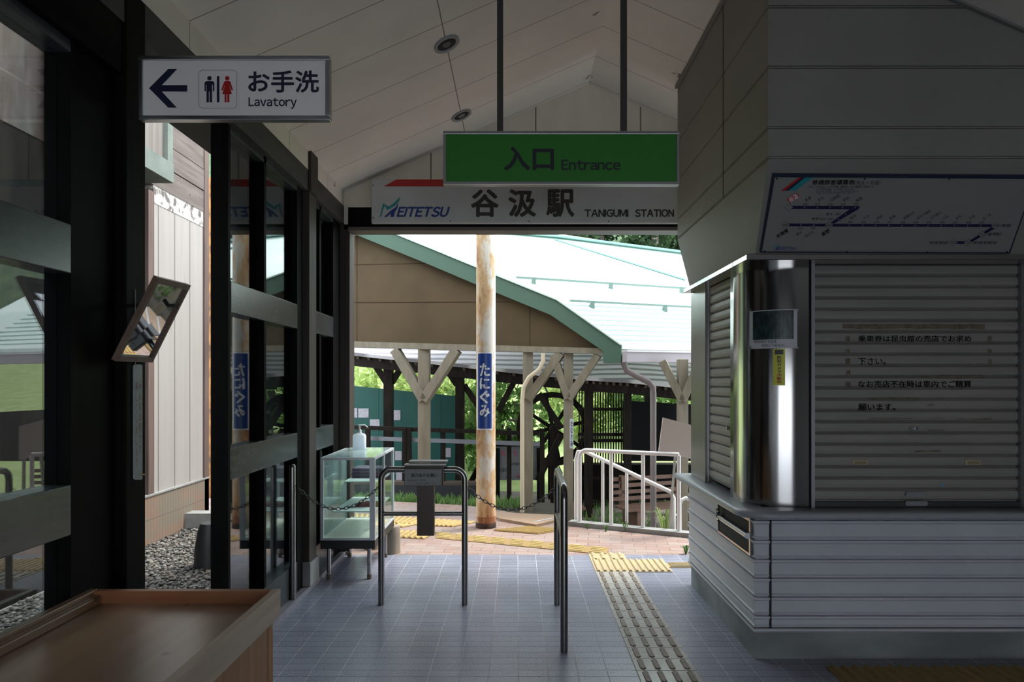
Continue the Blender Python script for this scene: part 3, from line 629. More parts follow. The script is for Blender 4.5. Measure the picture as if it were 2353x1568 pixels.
# cane holder recess under the counter on the side face
t = thing('coin_return_niche', 'open steel niche with a metal latch in the siding below the counter', 'niche', (1.27, 3.95, .52))
XN = 1.272
z0, z1, ya, yb = .56, .735, 3.725, 4.33
m = MB(); m.box(XN, XN+.02, ya, yb, z1, z1+.018); m.box(XN, XN+.02, ya, yb, z0-.012, z0); m.box(XN, XN+.02, yb-.012, yb, z0, z1); m.box(XN, XN+.02, ya, ya+.02, z0, z1); m.build('frame', STEEL, t)
MB().box(XN+.006, XN+.016, ya+.02, yb-.012, z0, z1).build('niche_back', DARK, t)
m = MB(); m.tube([(XN-.008, ya+.02, .655), (XN-.008, yb-.05, .655)], .016, 12); m.build('roller', STEELB, t)
m = MB(); m.tube([(XN-.02, yb-.10, .69), (XN-.02, yb-.06, .70), (XN-.02, yb-.05, .66), (XN-.02, yb-.09, .64)], .009, 8); m.build('latch', STEEL, t)

# ------------------------------------------------------------ tray table
t = thing('display_table', 'varnished wooden tray-topped display table in the near left corner', 'table', (-1.165, 1.64, 0))
x0, x1, y0, y1 = -1.487, -.823, .85, 2.378
MB().box(x1-.028, x1, y0, y1, .685, .78).build('side_rail', PINE, t, .003)
MB().box(x0, x0+.028, y0, y1, .685, .78).build('side_rail', TRAY, t, .003)
MB().box(x0+.028, x0+.055, y0, y1-.026, .735, .765).build('inner_ledge', TRAY, t, .004)
MB().box(x0+.028, x1-.028, y1-.026, y1, .685, .779).build('end_rail', TRAYX, t, .002)
MB().box(x0+.028, x1-.028, y0, y0+.026, .685, .779).build('end_rail', TRAYX, t, .002)
MB().box(x0+.02, x1-.02, y0+.02, y1-.02, .705, .735).build('tray_board', TRAY, t)
yy = y0+.03
m = MB()
while yy < y1-.05: m.box(x1-.045, x1-.024, yy, yy+.088, 0, .70); yy += .091
m.build('plank_side', PINEV, t, .002)
m = MB(); xx = x0+.04
while xx < x1-.12: m.box(xx, xx+.088, y1-.045, y1-.024, 0, .70); xx += .091
m.build('plank_end', PINEV, t, .002)
MB().box(x1-.05, x1-.02, y1-.05, y1-.02, 0, .70).build('corner_batten', M('bright_orange_pine', (.42,.20,.09), .5), t)

# mirror and strip sign on the near post
pts = [P(360,636,2.5), P(436,655,2.755), P(348,832,2.755), P(262,829,2.5)]
t = thing('wall_mirror', 'tilted brown-framed mirror hanging on the near black post', 'mirror', pts[3])
c0 = sum(pts, Vector())/4; nn_ = (pts[1]-pts[0]).cross(pts[3]-pts[0]).normalized()
if nn_.dot(EYE-c0) < 0: nn_ = -nn_
ins = [p+(c0-p)*.13 for p in pts]; m = MB()
for k in range(4):
    l = (k+1) % 4; m.hexa([pts[k]-nn_*.012, pts[l]-nn_*.012, ins[l]-nn_*.012, ins[k]-nn_*.012, pts[k]+nn_*.006, pts[l]+nn_*.006, ins[l]+nn_*.008, ins[k]+nn_*.008])
m.build('frame', mat_wood('brown_mirror_frame', (.10,.055,.035), (.15,.09,.06), (6,6,6), 3, .5, .1, False), t)
m = MB(); m.prism([p-nn_*.002 for p in ins], -nn_*.006); m.build('mirror_glass', M('mirror_silver', (.62,.64,.66), .02, 1.0), t)
m = MB(); m.tube([(-1.486,2.66,1.86), (-1.486,2.655,1.65), (-1.486,2.66,1.54)], .0018, 6); m.build('hanging_cord', M('cord', (.25,.22,.2), .8), t)
m = MB(); m.bar((-1.34, 2.68, 1.80), (-1.492, 2.67, 1.80), .012, .012); m.bar((-1.47, 2.68, 1.60), (-1.492, 2.67, 1.60), .012, .012); m.build('bracket', DARK, t)
t = thing('slogan_strip', 'narrow pale sign strip with faded red vertical writing on the near black post', 'sign', (-1.488, 2.68, 1.11))
p3 = PL((-1.489,0,0),(1,0,0)); m = MB(); pslab(m, rrect(307.5, 838, 327.5, 1103, 4), p3, .004, .004); m.build('strip', M('pale_grey_plate', (.30,.33,.35), .5), t)
text('みんなの駅です', (319.5,877,326,1042), p3, REDP, t, .0055, .01, vert=True); text('美しくしましょう', (310.5,877,317,1072), p3, REDP, t, .0055, .01, vert=True)
m = MB(); m.tube([(-1.486,2.69,1.135), (-1.47,2.70,1.133)], .003, 8); m.build('screw', M('brass', (.4,.3,.15), .4, 1), t)

# ------------------------------------------------------------ pipe barriers, post, chains
PR = .0212
def arc_path(a, b, zt_, r=.07, n=8, za=0.0, zb=0.0):
    a, b = Vector(a), Vector(b); d = (b-a).normalized(); out = [Vector((a.x, a.y, za))]
    for k in range(n+1):
        th = math.pi/2*k/n; out.append(Vector((a.x, a.y, 0))+d*(r-r*math.cos(th))+Vector((0,0,zt_-r+r*math.sin(th))))
    for k in range(n+1):
        th = math.pi/2*(1-k/n); out.append(Vector((b.x, b.y, 0))-d*(r-r*math.cos(th))+Vector((0,0,zt_-r+r*math.sin(th))))
    out.append(Vector((b.x, b.y, zb))); return out
YBAR = 4.6
t = thing('pipe_barrier', 'dark steel pipe barrier facing the camera, carrying the donation box', 'barrier', (-.63, YBAR, 0))
MB().tube(arc_path((-.914, YBAR, 0), (-.352, YBAR, 0), .931-PR), PR, 16).build('hoop', PIPE, t)
MB().tube([(-.90, YBAR, .612), (-.365, YBAR, .612)], .016, 12).build('cross_rail', PIPE, t)
t = thing('pipe_barrier', 'dark steel pipe barrier seen end-on beside the tactile paving', 'barrier', (.265, 4.2, 0))
MB().tube(arc_path((.2695, YBAR, 0), (.262, 3.80, 0), .931-PR), PR, 16).build('hoop', PIPE, t)
MB().tube([(.269, 4.585, .612), (.2625, 3.815, .612)], .016, 12).build('cross_rail', PIPE, t)
t = thing('chain_post', 'single steel bollard with a domed top on the kerb before the glazed wall', 'bollard', (-1.539, 4.625, .035))
MB().lathe((-1.512, 4.60, .035), [(PR,0),(PR,.888),(PR*.92,.900),(PR*.65,.908),(PR*.2,.911)], 20).build('tube', PIPE, t)
m = MB(); m.tube([(-1.49, 4.60, .80), (-1.472, 4.60, .80)], .004, 8); m.build('eyelet', PIPE, t)
def chain(a, b, sag, label):
    a, b = Vector(a), Vector(b); n = 60; pts_ = []
    for k in range(n+1):
        u = k/n; p = a.lerp(b, u); p.z -= sag*4*u*(1-u); pts_.append(p)
    Ls = [0]
    for k in range(n): Ls.append(Ls[-1]+(pts_[k+1]-pts_[k]).length)
    total = Ls[-1]; nl = int(total/.027); m = MB()
    def atl(s_):
        for k in range(n):
            if Ls[k+1] >= s_: return pts_[k].lerp(pts_[k+1], (s_-Ls[k])/(Ls[k+1]-Ls[k]))
        return pts_[-1]
    for i in range(nl):
        s_ = (i+.5)*total/nl; c_ = atl(s_); d = (atl(min(s_+.01, total))-atl(max(s_-.01, 0))).normalized()
        side = d.cross(Vector((0,1,0))).normalized(); w_ = side if i % 2 else d.cross(side).normalized()
        w_ = (w_+(side if not i % 2 else Vector((0,1,0)))*.45).normalized(); path = []
        for k in range(14):
            th = 2*math.pi*k/14; path.append(c_+d*(.0105*(1 if math.cos(th) > 0 else -1)*(abs(math.cos(th))**.6)+.007*math.cos(th))+w_*(.0095*math.sin(th)))
        m.tube(path, .0026, 6, closed=True)
    return m.build('chain', M('chain_metal', (.07,.068,.065), .35, .8), label=label, category='chain')
chain((-1.474, 4.6, .785), (-.937, 4.6, .79), .145, 'sagging metal chain between the domed bollard and the first barrier')
chain((-.330, 4.6, .79), (.246, 4.6, .775), .145, 'sagging metal chain between the two pipe barriers')
t = thing('donation_box', 'small donation box with a grey Japanese notice plate on the front barrier', 'box', P(976, 1118, 4.55))
a = P(929, 1072, 4.52); b = P(1018, 1117.5, 4.52)
MB().box(a.x, b.x, 4.52, 4.57, b.z, a.z).build('box_body', M('dark_brown_metal', (.035,.022,.018), .5), t, .004)
m = MB(); m.box(a.x-.002, b.x+.012, 4.515, 4.60, a.z, a.z+.012); m.box(a.x+.02, b.x+.02, 4.57, 4.66, a.z+.018, a.z+.028); m.build('lid', M('grey_lid', (.25,.24,.24), .4), t, .002)
a2, b2 = P(930,1079,4.518), P(1015,1116,4.518)
MB().box(a2.x, b2.x, 4.515, 4.52, b2.z, a2.z).build('notice_plate', M('grey_plate', (.23,.25,.25), .5), t)
p3 = front(4.515); text('協力金のお願い', (944,1088,1006,1097), p3, INK, t, bold=.04); text('施設の維持・管理費に', (937,1102,981,1106.5), p3, INK, t, bold=.01); text('ご協力をお願いします。', (956,1109,1002,1113.5), p3, INK, t, bold=.01)
a, b = P(958,1112,4.52), P(997,1232,4.52)
MB().box(a.x, b.x, 4.52, 4.578, b.z, a.z).build('support_board', M('brown_support', (.045,.024,.018), .45), t, .003)

# ------------------------------------------------------------ display case
t = thing('display_case', 'glass display case on steel legs against the glazed wall, under the sanitiser', 'display case', (-1.27, 5.54, 0))
x0, x1, y0, y1 = -1.478, -1.068, 5.13, 5.93; zb, zt_ = .308, .93; c_ = .022
m = MB()
for x in (x0, x1-c_):
    for y in (y0, y1-c_): m.box(x, x+c_, y, y+c_, zb, zt_)
for z in (zb, zt_-.018):
    m.box(x0+c_, x1-c_, y0, y0+.016, z, z+.018); m.box(x0+c_, x1-c_, y1-.016, y1, z, z+.018); m.box(x0, x0+.016, y0+c_, y1-c_, z, z+.018); m.box(x1-.016, x1, y0+c_, y1-c_, z, z+.018)
m.box(x1-.04, x1-.002, y0-.001, y0+.01, zb, zt_); m.box(x1-.018, x1, 5.50, 5.52, zb, zt_)
m.build('frame', ALU, t)
MB().box(x0+.016, x1-.016, y0+.006, y0+.010, zb+.018, zt_-.018).build('glass_pane', CASEGLASS, t)
MB().box(x1-.010, x1-.006, y0+c_, y1-c_, zb+.018, zt_-.018).build('glass_pane', CASEGLASS, t)
MB().box(x0+.006, x0+.010, y0+c_, y1-c_, zb+.018, zt_-.018).build('glass_pane', DUSTY, t)
MB().box(x0+c_, x1-c_, y1-.010, y1-.006, zb+.018, zt_-.018).build('glass_pane', CASEGLASS, t)
MB().box(x0+.016, x1-.016, y0+.016, y1-.016, zt_-.006, zt_+.001).build('glass_top', DUSTY, t)
MB().box(x0+.016, x1-.016, y0+.016, y1-.016, zb+.002, zb+.014).build('case_floor', SHELFW, t)
MB().box(x0, x1, y0, y1, .245, .307).build('plinth', M('black_plinth', (.012,.012,.012), .5), t)
GS = M('frosted_shelf', (.70,.82,.80), .3)
MB().box(x0+.10, x1-.03, y0+.30, y1-.02, .700, .708).build('shelf', GS, t); MB().box(x0+.06, x1-.03, y0+.12, y1-.02, .497, .505).build('shelf', GS, t)
for x in (-1.433, -1.125):
    for y in (5.2, 5.84):
        m = MB(); m.lathe((x, y, .02), [(.016,0),(.016,.225)], 14); lg = m.build('leg', STEEL, t)
        m = MB(); m.lathe((x, y, 0), [(.015,0),(.018,.01),(.018,.035)], 14); m.build('foot_cap', M('brown_rubber', (.12,.09,.06), .7) if (x, y) == (-1.433, 5.2) else bpy.data.materials['brown_rubber'], lg)
for i in range(7):
    z = .708+i*.0115; dx = random.uniform(-.006, .006)
    MB().box(-1.36+dx, -1.115+dx, 5.62, 5.82+dx, z, z+.0108).build('booklet', M('booklet_cover_%d' % (i+1), ((.06,.03,.09), (.03,.025,.06), (.10,.06,.10), (.03,.03,.05), (.12,.09,.14), (.05,.03,.08), (.09,.07,.12))[i], .45), label='dark purple booklet lying in the pile on the upper case shelf', category='booklet', group='booklets piled in the display case')
m = MB(); nx, ny = 22, 10; base = []
for j in range(ny+1):
    for i in range(nx+1):
        u, v = i/nx, j/ny; e_ = min(u, 1-u, v, 1-v)*6; z = .506+min(1, e_)*(.012+.014*abs(math.sin(9*u+3*math.sin(7*v))))
        base.append((-1.30+.22*u, 5.42+.16*v, z))
m.quads(base, [(j*(nx+1)+i, j*(nx+1)+i+1, (j+1)*(nx+1)+i+1, (j+1)*(nx+1)+i) for j in range(ny) for i in range(nx)], True)
m.build('dried_flower_garland', M('dull_red_cloth', (.22,.05,.04), .8, col2=(.10,.04,.035), scale=60), label='crumpled dull red bundle on the lower shelf of the display case', category='ornament')
bt = thing('pump_bottle', 'clear hand sanitiser pump bottle standing on the display case', 'bottle', (-1.325, 5.74, .931))
m = MB(); bx, by = -1.325, 5.74
prof_ = [(.0,.931),(.050,.932),(.053,.94),(.053,1.045),(.046,1.06),(.020,1.068),(.016,1.075)]
base = []; n_ = 24
for r_, z in prof_:
    for k in range(n_):
        th = 2*math.pi*k/n_; cx_, sy_ = math.cos(th), math.sin(th); e_ = .45
        base.append((bx+r_*math.copysign(abs(cx_)**e_, cx_), by+.7*r_*math.copysign(abs(sy_)**e_, sy_), z))
m.quads(base, [(i*n_+k, i*n_+(k+1) % n_, (i+1)*n_+(k+1) % n_, (i+1)*n_+k) for i in range(len(prof_)-1) for k in range(n_)], True)
m.build('bottle_body', mat_leaf('milky_plastic', (.85,.92,.98), (.9,.95,1)), bt)
m = MB(); m.lathe((bx, by, 1.073), [(.017,0),(.017,.022),(.008,.026),(.008,.055),(.012,.057),(.012,.066)], 16); m.tube([(bx, by, 1.135), (bx+.045, by, 1.137), (bx+.07, by, 1.118)], .005, 8); m.build('pump', M('white_plastic', (.72,.74,.75), .35), bt)

# log stumps
for c_, r_, h_, lab in (((-1.10, 5.86-.0), .075, .235, 'pale peeled log stump under the back of the display case'), ((-1.30, 6.02), .085, .20, 'darker log stump farther left behind the display case legs')):
    m = MB(); m.lathe((c_[0], c_[1]+.14, 0), [(r_*1.03,0),(r_,.03),(r_*.97,h_*.6),(r_,h_-.01),(r_*.93,h_)], 26); m.build('log_stump', STUMP, label=lab, category='log')

# ------------------------------------------------------------ tactile paving
t = thing('tactile_path', 'beige tactile paving strip running down the tiled floor toward the camera', 'tactile paving', (.772, 4, 0), None)
X0, X1 = .620, .926
MB().box(X0, X1, 1.6, 5.374, 0, .006).build('base', TBASE, t)
m = MB(); yy = 5.374; pit = .1535
while yy > 1.7:
    for i in range(4):
        cx_ = X0+.038+i*.0765; ya, yb = yy-pit+.012, yy-.012; w_ = .0165; r_ = .012
        lo_ = [(cx_-w_, ya+r_), (cx_-w_+r_, ya), (cx_+w_-r_, ya), (cx_+w_, ya+r_), (cx_+w_, yb-r_), (cx_+w_-r_, yb), (cx_-w_+r_, yb), (cx_-w_, yb-r_)]
        a8 = [(x, y, .0055) for x, y in lo_]; b8 = [(cx_+(x-cx_)*.8, (ya+yb)/2+(y-(ya+yb)/2)*.96, .0115) for x, y in lo_]
        m.quads(a8+b8, [(8,9,10,11,12,13,14,15)]+[(k, (k+1) % 8, 8+(k+1) % 8, 8+k) for k in range(8)])
    yy -= pit
m.build('raised_bars', TBAR, t, kind='stuff')
m = MB(); yy = 5.374
while yy > 1.7: m.box(X0, X1, yy-.0015, yy+.0015, .0055, .0064); yy -= pit
m.build('joint_lines', DARK, t)
def ribs(mb, c4, n, z=.006, h=.012, fill=.6, gap=0):  # ribs run c0->c3 direction, spaced along c0->c1
    a, b, c, d = [Vector(p) for p in c4]
    for i in range(n):
        u0, u1 = (i+.5-fill/2)/n, (i+.5+fill/2)/n
        for v0, v1 in (((.02, .98),) if not gap else [(k/gap+.02, (k+1)/gap-.02) for k in range(gap)]):
            f = lambda u, v: (a.lerp(b, u)).lerp(d.lerp(c, u), v)
            q0, q1, q2, q3 = f(u0, v0), f(u1, v0), f(u1, v1), f(u0, v1); mu = (u0+u1)/2; e_ = (u1-u0)*.22
            t0, t1, t2, t3 = f(mu-e_, v0), f(mu+e_, v0), f(mu+e_, v1), f(mu-e_, v1)
            Z = Vector((0,0,z-.001)); T_ = Vector((0,0,z+h))
            mb.hexa([q0+Z, q1+Z, q2+Z, q3+Z, t0+T_, t1+T_, t2+T_, t3+T_])
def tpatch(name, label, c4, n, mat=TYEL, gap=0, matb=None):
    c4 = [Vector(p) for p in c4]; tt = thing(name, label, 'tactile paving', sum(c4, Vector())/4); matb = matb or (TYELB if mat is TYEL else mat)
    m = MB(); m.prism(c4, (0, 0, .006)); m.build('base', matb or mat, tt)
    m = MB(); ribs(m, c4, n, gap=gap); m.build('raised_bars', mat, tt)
TB2 = tact('buff_tactile', (.50,.40,.22), (.42,.34,.20), .5)
V = lambda x, y: Vector((x, y, 0))
tpatch('tactile_block', 'buff ribbed tactile block where the indoor strip branches to the right', [V(.62,5.376), V(1.225,5.376), V(1.225,5.74), V(.62,5.74)], 12, TB2)
tpatch('tactile_block', 'buff tactile block at the head of the indoor strip by the doorway edge', [V(.62,5.742), V(.926,5.742), V(.926,5.94), V(.62,5.94)], 4, TB2, 2)
tpatch('tactile_block', 'thin buff tactile bar between the ribbed block and the ticket office base', [V(1.227,5.50), V(1.227,5.62), V(1.9,5.62), V(1.9,5.50)], 4, TB2)
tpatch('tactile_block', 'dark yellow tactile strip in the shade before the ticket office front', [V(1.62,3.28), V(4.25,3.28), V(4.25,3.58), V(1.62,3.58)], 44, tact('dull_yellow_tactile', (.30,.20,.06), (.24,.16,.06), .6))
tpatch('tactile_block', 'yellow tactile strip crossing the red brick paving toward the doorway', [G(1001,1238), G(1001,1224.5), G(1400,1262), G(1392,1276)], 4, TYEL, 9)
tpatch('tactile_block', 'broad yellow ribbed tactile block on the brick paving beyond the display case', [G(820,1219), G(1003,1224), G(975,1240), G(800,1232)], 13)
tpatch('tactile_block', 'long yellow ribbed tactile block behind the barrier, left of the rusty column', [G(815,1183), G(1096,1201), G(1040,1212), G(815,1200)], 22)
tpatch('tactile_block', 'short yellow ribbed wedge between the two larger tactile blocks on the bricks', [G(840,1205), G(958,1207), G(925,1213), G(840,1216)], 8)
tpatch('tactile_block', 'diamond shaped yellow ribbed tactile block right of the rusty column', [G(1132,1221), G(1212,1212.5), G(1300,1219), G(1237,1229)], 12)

# ------------------------------------------------------------ outdoor ground
m = MB(); pp = [(-1.62, 5.92), (3.4, 5.92), (3.0, 6.2)]+[tuple(G(x, y).xy) for x, y in ((1585,1238),(1305,1210),(1290,1196),(1075,1162),(907,1153))]+[(-5, 8.9), (-2.9, 7.5)]
m.prism([(x, y, -.6) for x, y in pp], (0, 0, .6)); m.build('brick_paving', BRICK, **S)
GRASS = M('bright_grass', (.34,.42,.17), .9, col2=(.24,.33,.11), scale=3, bump=.5, bscale=12, bdist=.05, world_=True)
MB().box(-14, 22, 5.5, 13.6, -.75, -.56).build('yard_ground', M('packed_earth', (.17,.14,.12), .9, col2=(.11,.10,.085), scale=2), **S)
m = MB(); nx, ny = 30, 24; base = []
for j in range(ny+1):
    for i in range(nx+1):
        x = -30+80*i/nx; y = 12.4+20*j/ny; base.append((x, y, -.56+max(0, y-13)*.17+.12*math.sin(x*.9)*math.sin(y*.7)))
m.quads(base, [(j*(nx+1)+i, j*(nx+1)+i+1, (j+1)*(nx+1)+i+1, (j+1)*(nx+1)+i) for j in range(ny) for i in range(nx)], True); m.build('grass_slope', GRASS, **S)
m = MB(); m.quads([(-60,32,2.6),(80,32,2.6),(80,60,24),(-60,60,24)], [(0,1,2,3)]); m.build('forest_hillside', M('dark_forest_floor', (.03,.065,.03), .9, col2=(.07,.12,.05), scale=1.2), **S)
MB().prism([(-3.45,-4,-.2),(-1.64,-4,-.2),(-1.64,5.95,-.2),(-2.9,7.5,-.2),(-3.45,7.9,-.2)], (0,0,.17)).build('gravel_bed_ground', M('gravel_ground', (.10,.095,.085), .9), **S)
m = MB(); k0, k1 = G(1305,1209), G(1640,1243); d = (k1-k0).normalized(); n3 = Vector((-d.y, d.x, 0))
m.prism([k0, k1, k1+n3*.12, k0+n3*.12], (0,0,.045)); m.build('trim_14', CONC, **S)

# pebbles
import numpy as np
rs = np.random.RandomState(3)
ico = bmesh.new(); bmesh.ops.create_icosphere(ico, subdivisions=1, radius=1); iv = np.array([v.co[:] for v in ico.verts]); jf = np.array([[v.index for v in f.verts] for f in ico.faces]); ico.free()
def pebble_mesh(n, xr, yr, z, size):
    c_ = np.stack([rs.uniform(xr[0], xr[1], n), rs.uniform(yr[0], yr[1], n), z+rs.uniform(-.006, .012, n)], 1)
    sca = rs.uniform(.55, 1.3, (n, 1, 1))*size*np.stack([np.ones(n), rs.uniform(.6, 1, n), rs.uniform(.4, .7, n)], 1)[:, None, :]
    th = rs.uniform(0, 4.38, n); R_ = np.zeros((n, 3, 3)); R_[:, 0, 0] = np.cos(th); R_[:, 0, 1] = -np.sin(th); R_[:, 1, 0] = np.sin(th); R_[:, 1, 1] = np.cos(th); R_[:, 2, 2] = 1
    v = (iv[None]*sca)@np.transpose(R_, (0, 2, 1))+c_[:, None, :]; f = jf[None]+(np.arange(n)*len(iv))[:, None, None]
    me = bpy.data.meshes.new('pebbles'); keep = c_[:, 0] < -1.66-(np.maximum(c_[:, 1]-5.85, 0))*.8; v = v[keep]; f = jf[None]+(np.arange(len(v))*len(iv))[:, None, None]; me.from_pydata(v.reshape(-1, 3).tolist(), [], f.reshape(-1, 3).tolist()); me.polygons.foreach_set('use_smooth', [True]*len(me.polygons)); return me
me = pebble_mesh(10500, (-3.42, -1.65), (2.6, 7.2), -.022, .019)
mp_, nt, b = newmat('grey_pebbles'); gg = N(nt, 'ShaderNodeNewGeometry')
cr = N(nt, 'ShaderNodeValToRGB'); L(nt, gg.outputs['Random Per Island'], cr.inputs[0]); L(nt, cr.outputs[0], b.inputs['Base Color']); b.inputs['Roughness'].default_value = .7
el = cr.color_ramp.elements; el[0].color = (.05,.05,.048,1); el[1].color = (.27,.265,.25,1)
for p_, c_ in ((.3,(.09,.088,.08,1)),(.55,(.14,.13,.11,1)),(.75,(.18,.145,.115,1))): e = el.new(p_); e.color = c_
me.materials.append(mp_); ob = bpy.data.objects.new('pebbles', me); sc.collection.objects.link(ob); ob['kind'] = 'stuff'; ob['label'] = 'grey pebbles covering the strip between the two buildings'; ob['category'] = 'pebbles'

# ------------------------------------------------------------ neighbouring building on the left
XB = -3.45
WB = mat_boards('white_vertical_boards', (.34,.32,.30), (.31,.285,.265), 'Y', 6.565, .317, .014, (.06,.05,.045), (.4,1.2,.10), .3, .75, (.20,.15,.135), .62, .9)
hb = thing('lavatory_building', 'neighbouring building of white upright boards on a tiled base, seen through the open doorway', 'building', (XB-.5, 7.0, -.03))
MB().box(XB-.3, XB, 6.47, 7.50, .437, 3.20).build('board_wall', WB, hb)
MB().box(XB-.3, XB+.004, 6.47, 7.50, 3.20, 3.37).build('flaking_band', M('flaking_white_band', (.42,.41,.39), .8, col2=(.12,.10,.09), scale=10, lo=.52, hi=.6), hb)
WD = mat_wood('weathered_planks', (.09,.07,.062), (.16,.13,.12), (1,.8,9), 2.5, .8, .4)
z = 3.37
for k in range(4):
    MB().box(XB-.3, XB+.008+.004*(k % 2), 5.2, 7.50, z, z+.225).build('plank', WD, hb); z += .235
MB().box(XB-.3, XB+.02, 7.50, 7.60, -.03, 4.4).build('corner_post', mat_wood('brown_corner_post', (.09,.06,.05), (.15,.10,.085), (9,9,.6), 3, .7, .2, False), hb)
MB().box(XB-.3, XB+.012, 6.37, 6.47, .437, 3.30).build('door_trim', bpy.data.materials['brown_corner_post'], hb)
m, nt, b = newmat('ribbed_brown_tiles'); s_ = sep(nt); j = math_(nt, 'MAXIMUM', groove(nt, s_[1], 6.5, .052, .008), groove(nt, s_[2], .21, .227, .008))
col = mix(nt, ramp(nt, noise(nt, 2.5, (1,1,2), 4, True), .45, .6), (.20,.165,.125), (.24,.155,.11)); L(nt, mix(nt, j, col, (.13,.11,.09)), b.inputs['Base Color']); b.inputs['Roughness'].default_value = .7; RT = m
MB().box(XB-.3, XB+.02, 6.0, 7.60, -.05, .43).build('tiled_base', RT, hb)
MB().box(XB-.3, XB+.03, 6.0, 7.60, .43, .445).build('base_ledge', CONC, hb)
MB().box(XB-.3, XB-.06, -4.0, 6.37, -.05, 3.28).build('dark_doorway', M('unlit_interior_black', (.010,.009,.008), .7, col2=(.018,.015,.013), scale=5, stretch=(2,2,.3), spec=.1), hb)  # near-black slab stands for the unlit inside of an open doorway
MB().box(XB-.3, XB-.05, -4.0, 6.37, 3.28, 5.2).build('stained_wall', mat_boards('stained_cladding', (.07,.05,.04), (.045,.031,.026), 'Z', 3.63, .9, .012, (.12,.09,.07), (3,3,.12), .4, .65, (.11,.10,.088), .5, .7), hb)
# bay box with a greenish sill
a = P(335, 345, 5.6); bb = P(400, 425, 5.9)
MB().prism([(XB, 5.0, 3.18), (-2.9, 5.0, 3.18), (-2.9, 5.0, 3.34), (XB, 5.0, 3.34)], (0, .77, 0)).build('window_box', M('greenish_grey_paint', (.12,.15,.135), .7, col2=(.17,.20,.17), scale=6), hb)
MB().box(XB, -2.94, 5.0, 5.70, 3.34, 4.8).build('box_window', mat_boards('streaked_cladding', (.20,.18,.165), (.14,.115,.10), 'Y', 5.3, .2, .008, (.10,.08,.07), (3,3,.12)), hb)
MB().box(-2.99, -2.905, 5.68, 5.765, 3.33, 4.8).build('box_corner', bpy.data.materials['greenish_grey_paint'], hb)
MB().box(XB+.02, -2.85, 7.05, 7.22, -.03, .14).build('concrete_kerb', CONC, label='low concrete kerb at the far end of the pebbles', category='kerb')
m = MB(); m.lathe((-2.52, 5.62, -.02), [(.13,0),(.125,.15),(.10,.30),(.08,.36)], 20); m.build('dark_bucket', M('black_plastic', (.015,.015,.016), .5), label='dark container standing on the pebbles at the doorway edge', category='bucket')
orr = M('rusty_orange_metal', (.38,.17,.05), .8, col2=(.12,.06,.03), scale=9, stretch=(2,2,.7), lo=.42, hi=.62)
MB().box(-4.08, -3.98, 9.0, 9.1, -.6, 4.2).build('rusty_post', orr, label='rusty orange upright beyond the far corner of the white building', category='post')

# ------------------------------------------------------------ white rusty column with the name plate
m, nt, b = newmat('rusty_white_paint'); s_ = sep(nt); n1 = noise(nt, 7, (1,1,.3), 8); n2 = noise(nt, 30, (1,1,.5), 6)
f = math_(nt, 'ADD', n1, math_(nt, 'MULTIPLY', math_(nt, 'SUBTRACT', n2, .5), .35))
edge = math_(nt, 'MULTIPLY', ramp(nt, s_[2], 2.2, .2), .13); edge = math_(nt, 'ADD', edge, math_(nt, 'MULTIPLY', math_(nt, 'LESS_THAN', s_[2], .12), .1))
left = math_(nt, 'MULTIPLY', ramp(nt, s_[0], -.30, -.42), .10)
f = math_(nt, 'ADD', math_(nt, 'ADD', f, edge), left)
col = mix(nt, ramp(nt, f, .52, .62), (.66,.62,.56), (.58,.38,.20)); col = mix(nt, ramp(nt, f, .66, .80), col, (.26,.09,.03)); L(nt, col, b.inputs['Base Color']); b.inputs['Roughness'].default_value = .6; RW = m
YC = 7.05; xc = (1116.5-CX)*YC/F; rc = .0995
t = thing('station_column', 'tall rusty white round column with a blue vertical station name plate', 'column', (xc, YC, 0))
MB().lathe((xc, YC, 0), [(rc*1.01,0),(rc,.02),(rc,4.4)], 40).build('column_shaft', RW, t)
MB().lathe((xc, YC, 0), [(rc*1.06,0),(rc*1.08,.03),(rc*1.02,.055)], 30).build('rusted_foot', M('flaking_rust', (.10,.05,.035), .9, col2=(.03,.02,.02), scale=30), t)
def on_col(px0, px1, py0, py1, off, nn=12):
    out = []
    for i in range(nn+1):
        px = px0+(px1-px0)*i/nn; s2 = (px-CX)/F; R_ = rc+off; A = s2*s2+1; B = -2*(s2*xc+YC); C_ = xc*xc+YC*YC-R_*R_; y_ = (-B-math.sqrt(max(B*B-4*A*C_, 0)))/(2*A); out.append((s2*y_, y_))
    ym = YC-rc; z0 = H-(py1-CY)*ym/F; z1 = H-(py0-CY)*ym/F
    mb = MB(); mb.quads([(x, y, z0) for x, y in out]+[(x, y, z1) for x, y in out], [(k, k+1, nn+2+k, nn+1+k) for k in range(nn)], True); return mb
on_col(1096, 1132, 810, 989, .003).build('plate_border', WP, t); on_col(1098, 1129.8, 812.5, 985.5, .0045).build('name_plate', BLUE, t)
for ch, y0_, y1_ in (('た', 835, 865), ('に', 868.5, 895), ('ぐ', 898, 928), ('み', 931, 958.5)):
    ob = text(ch, (1102.5, y0_, 1125.5, y1_), front(7.0), WP, t, 0, .03); o0 = org0(t)
    for v in ob.data.vertices:
        p = v.co+o0; s2 = p.x/p.y; R_ = rc+.006; A = s2*s2+1; B = -2*(s2*xc+YC); C_ = xc*xc+YC*YC-R_*R_; y_ = (-B-math.sqrt(max(B*B-4*A*C_, 0)))/(2*A); v.co = Vector((s2*y_, y_, H+(p.z-H)*y_/p.y))-o0

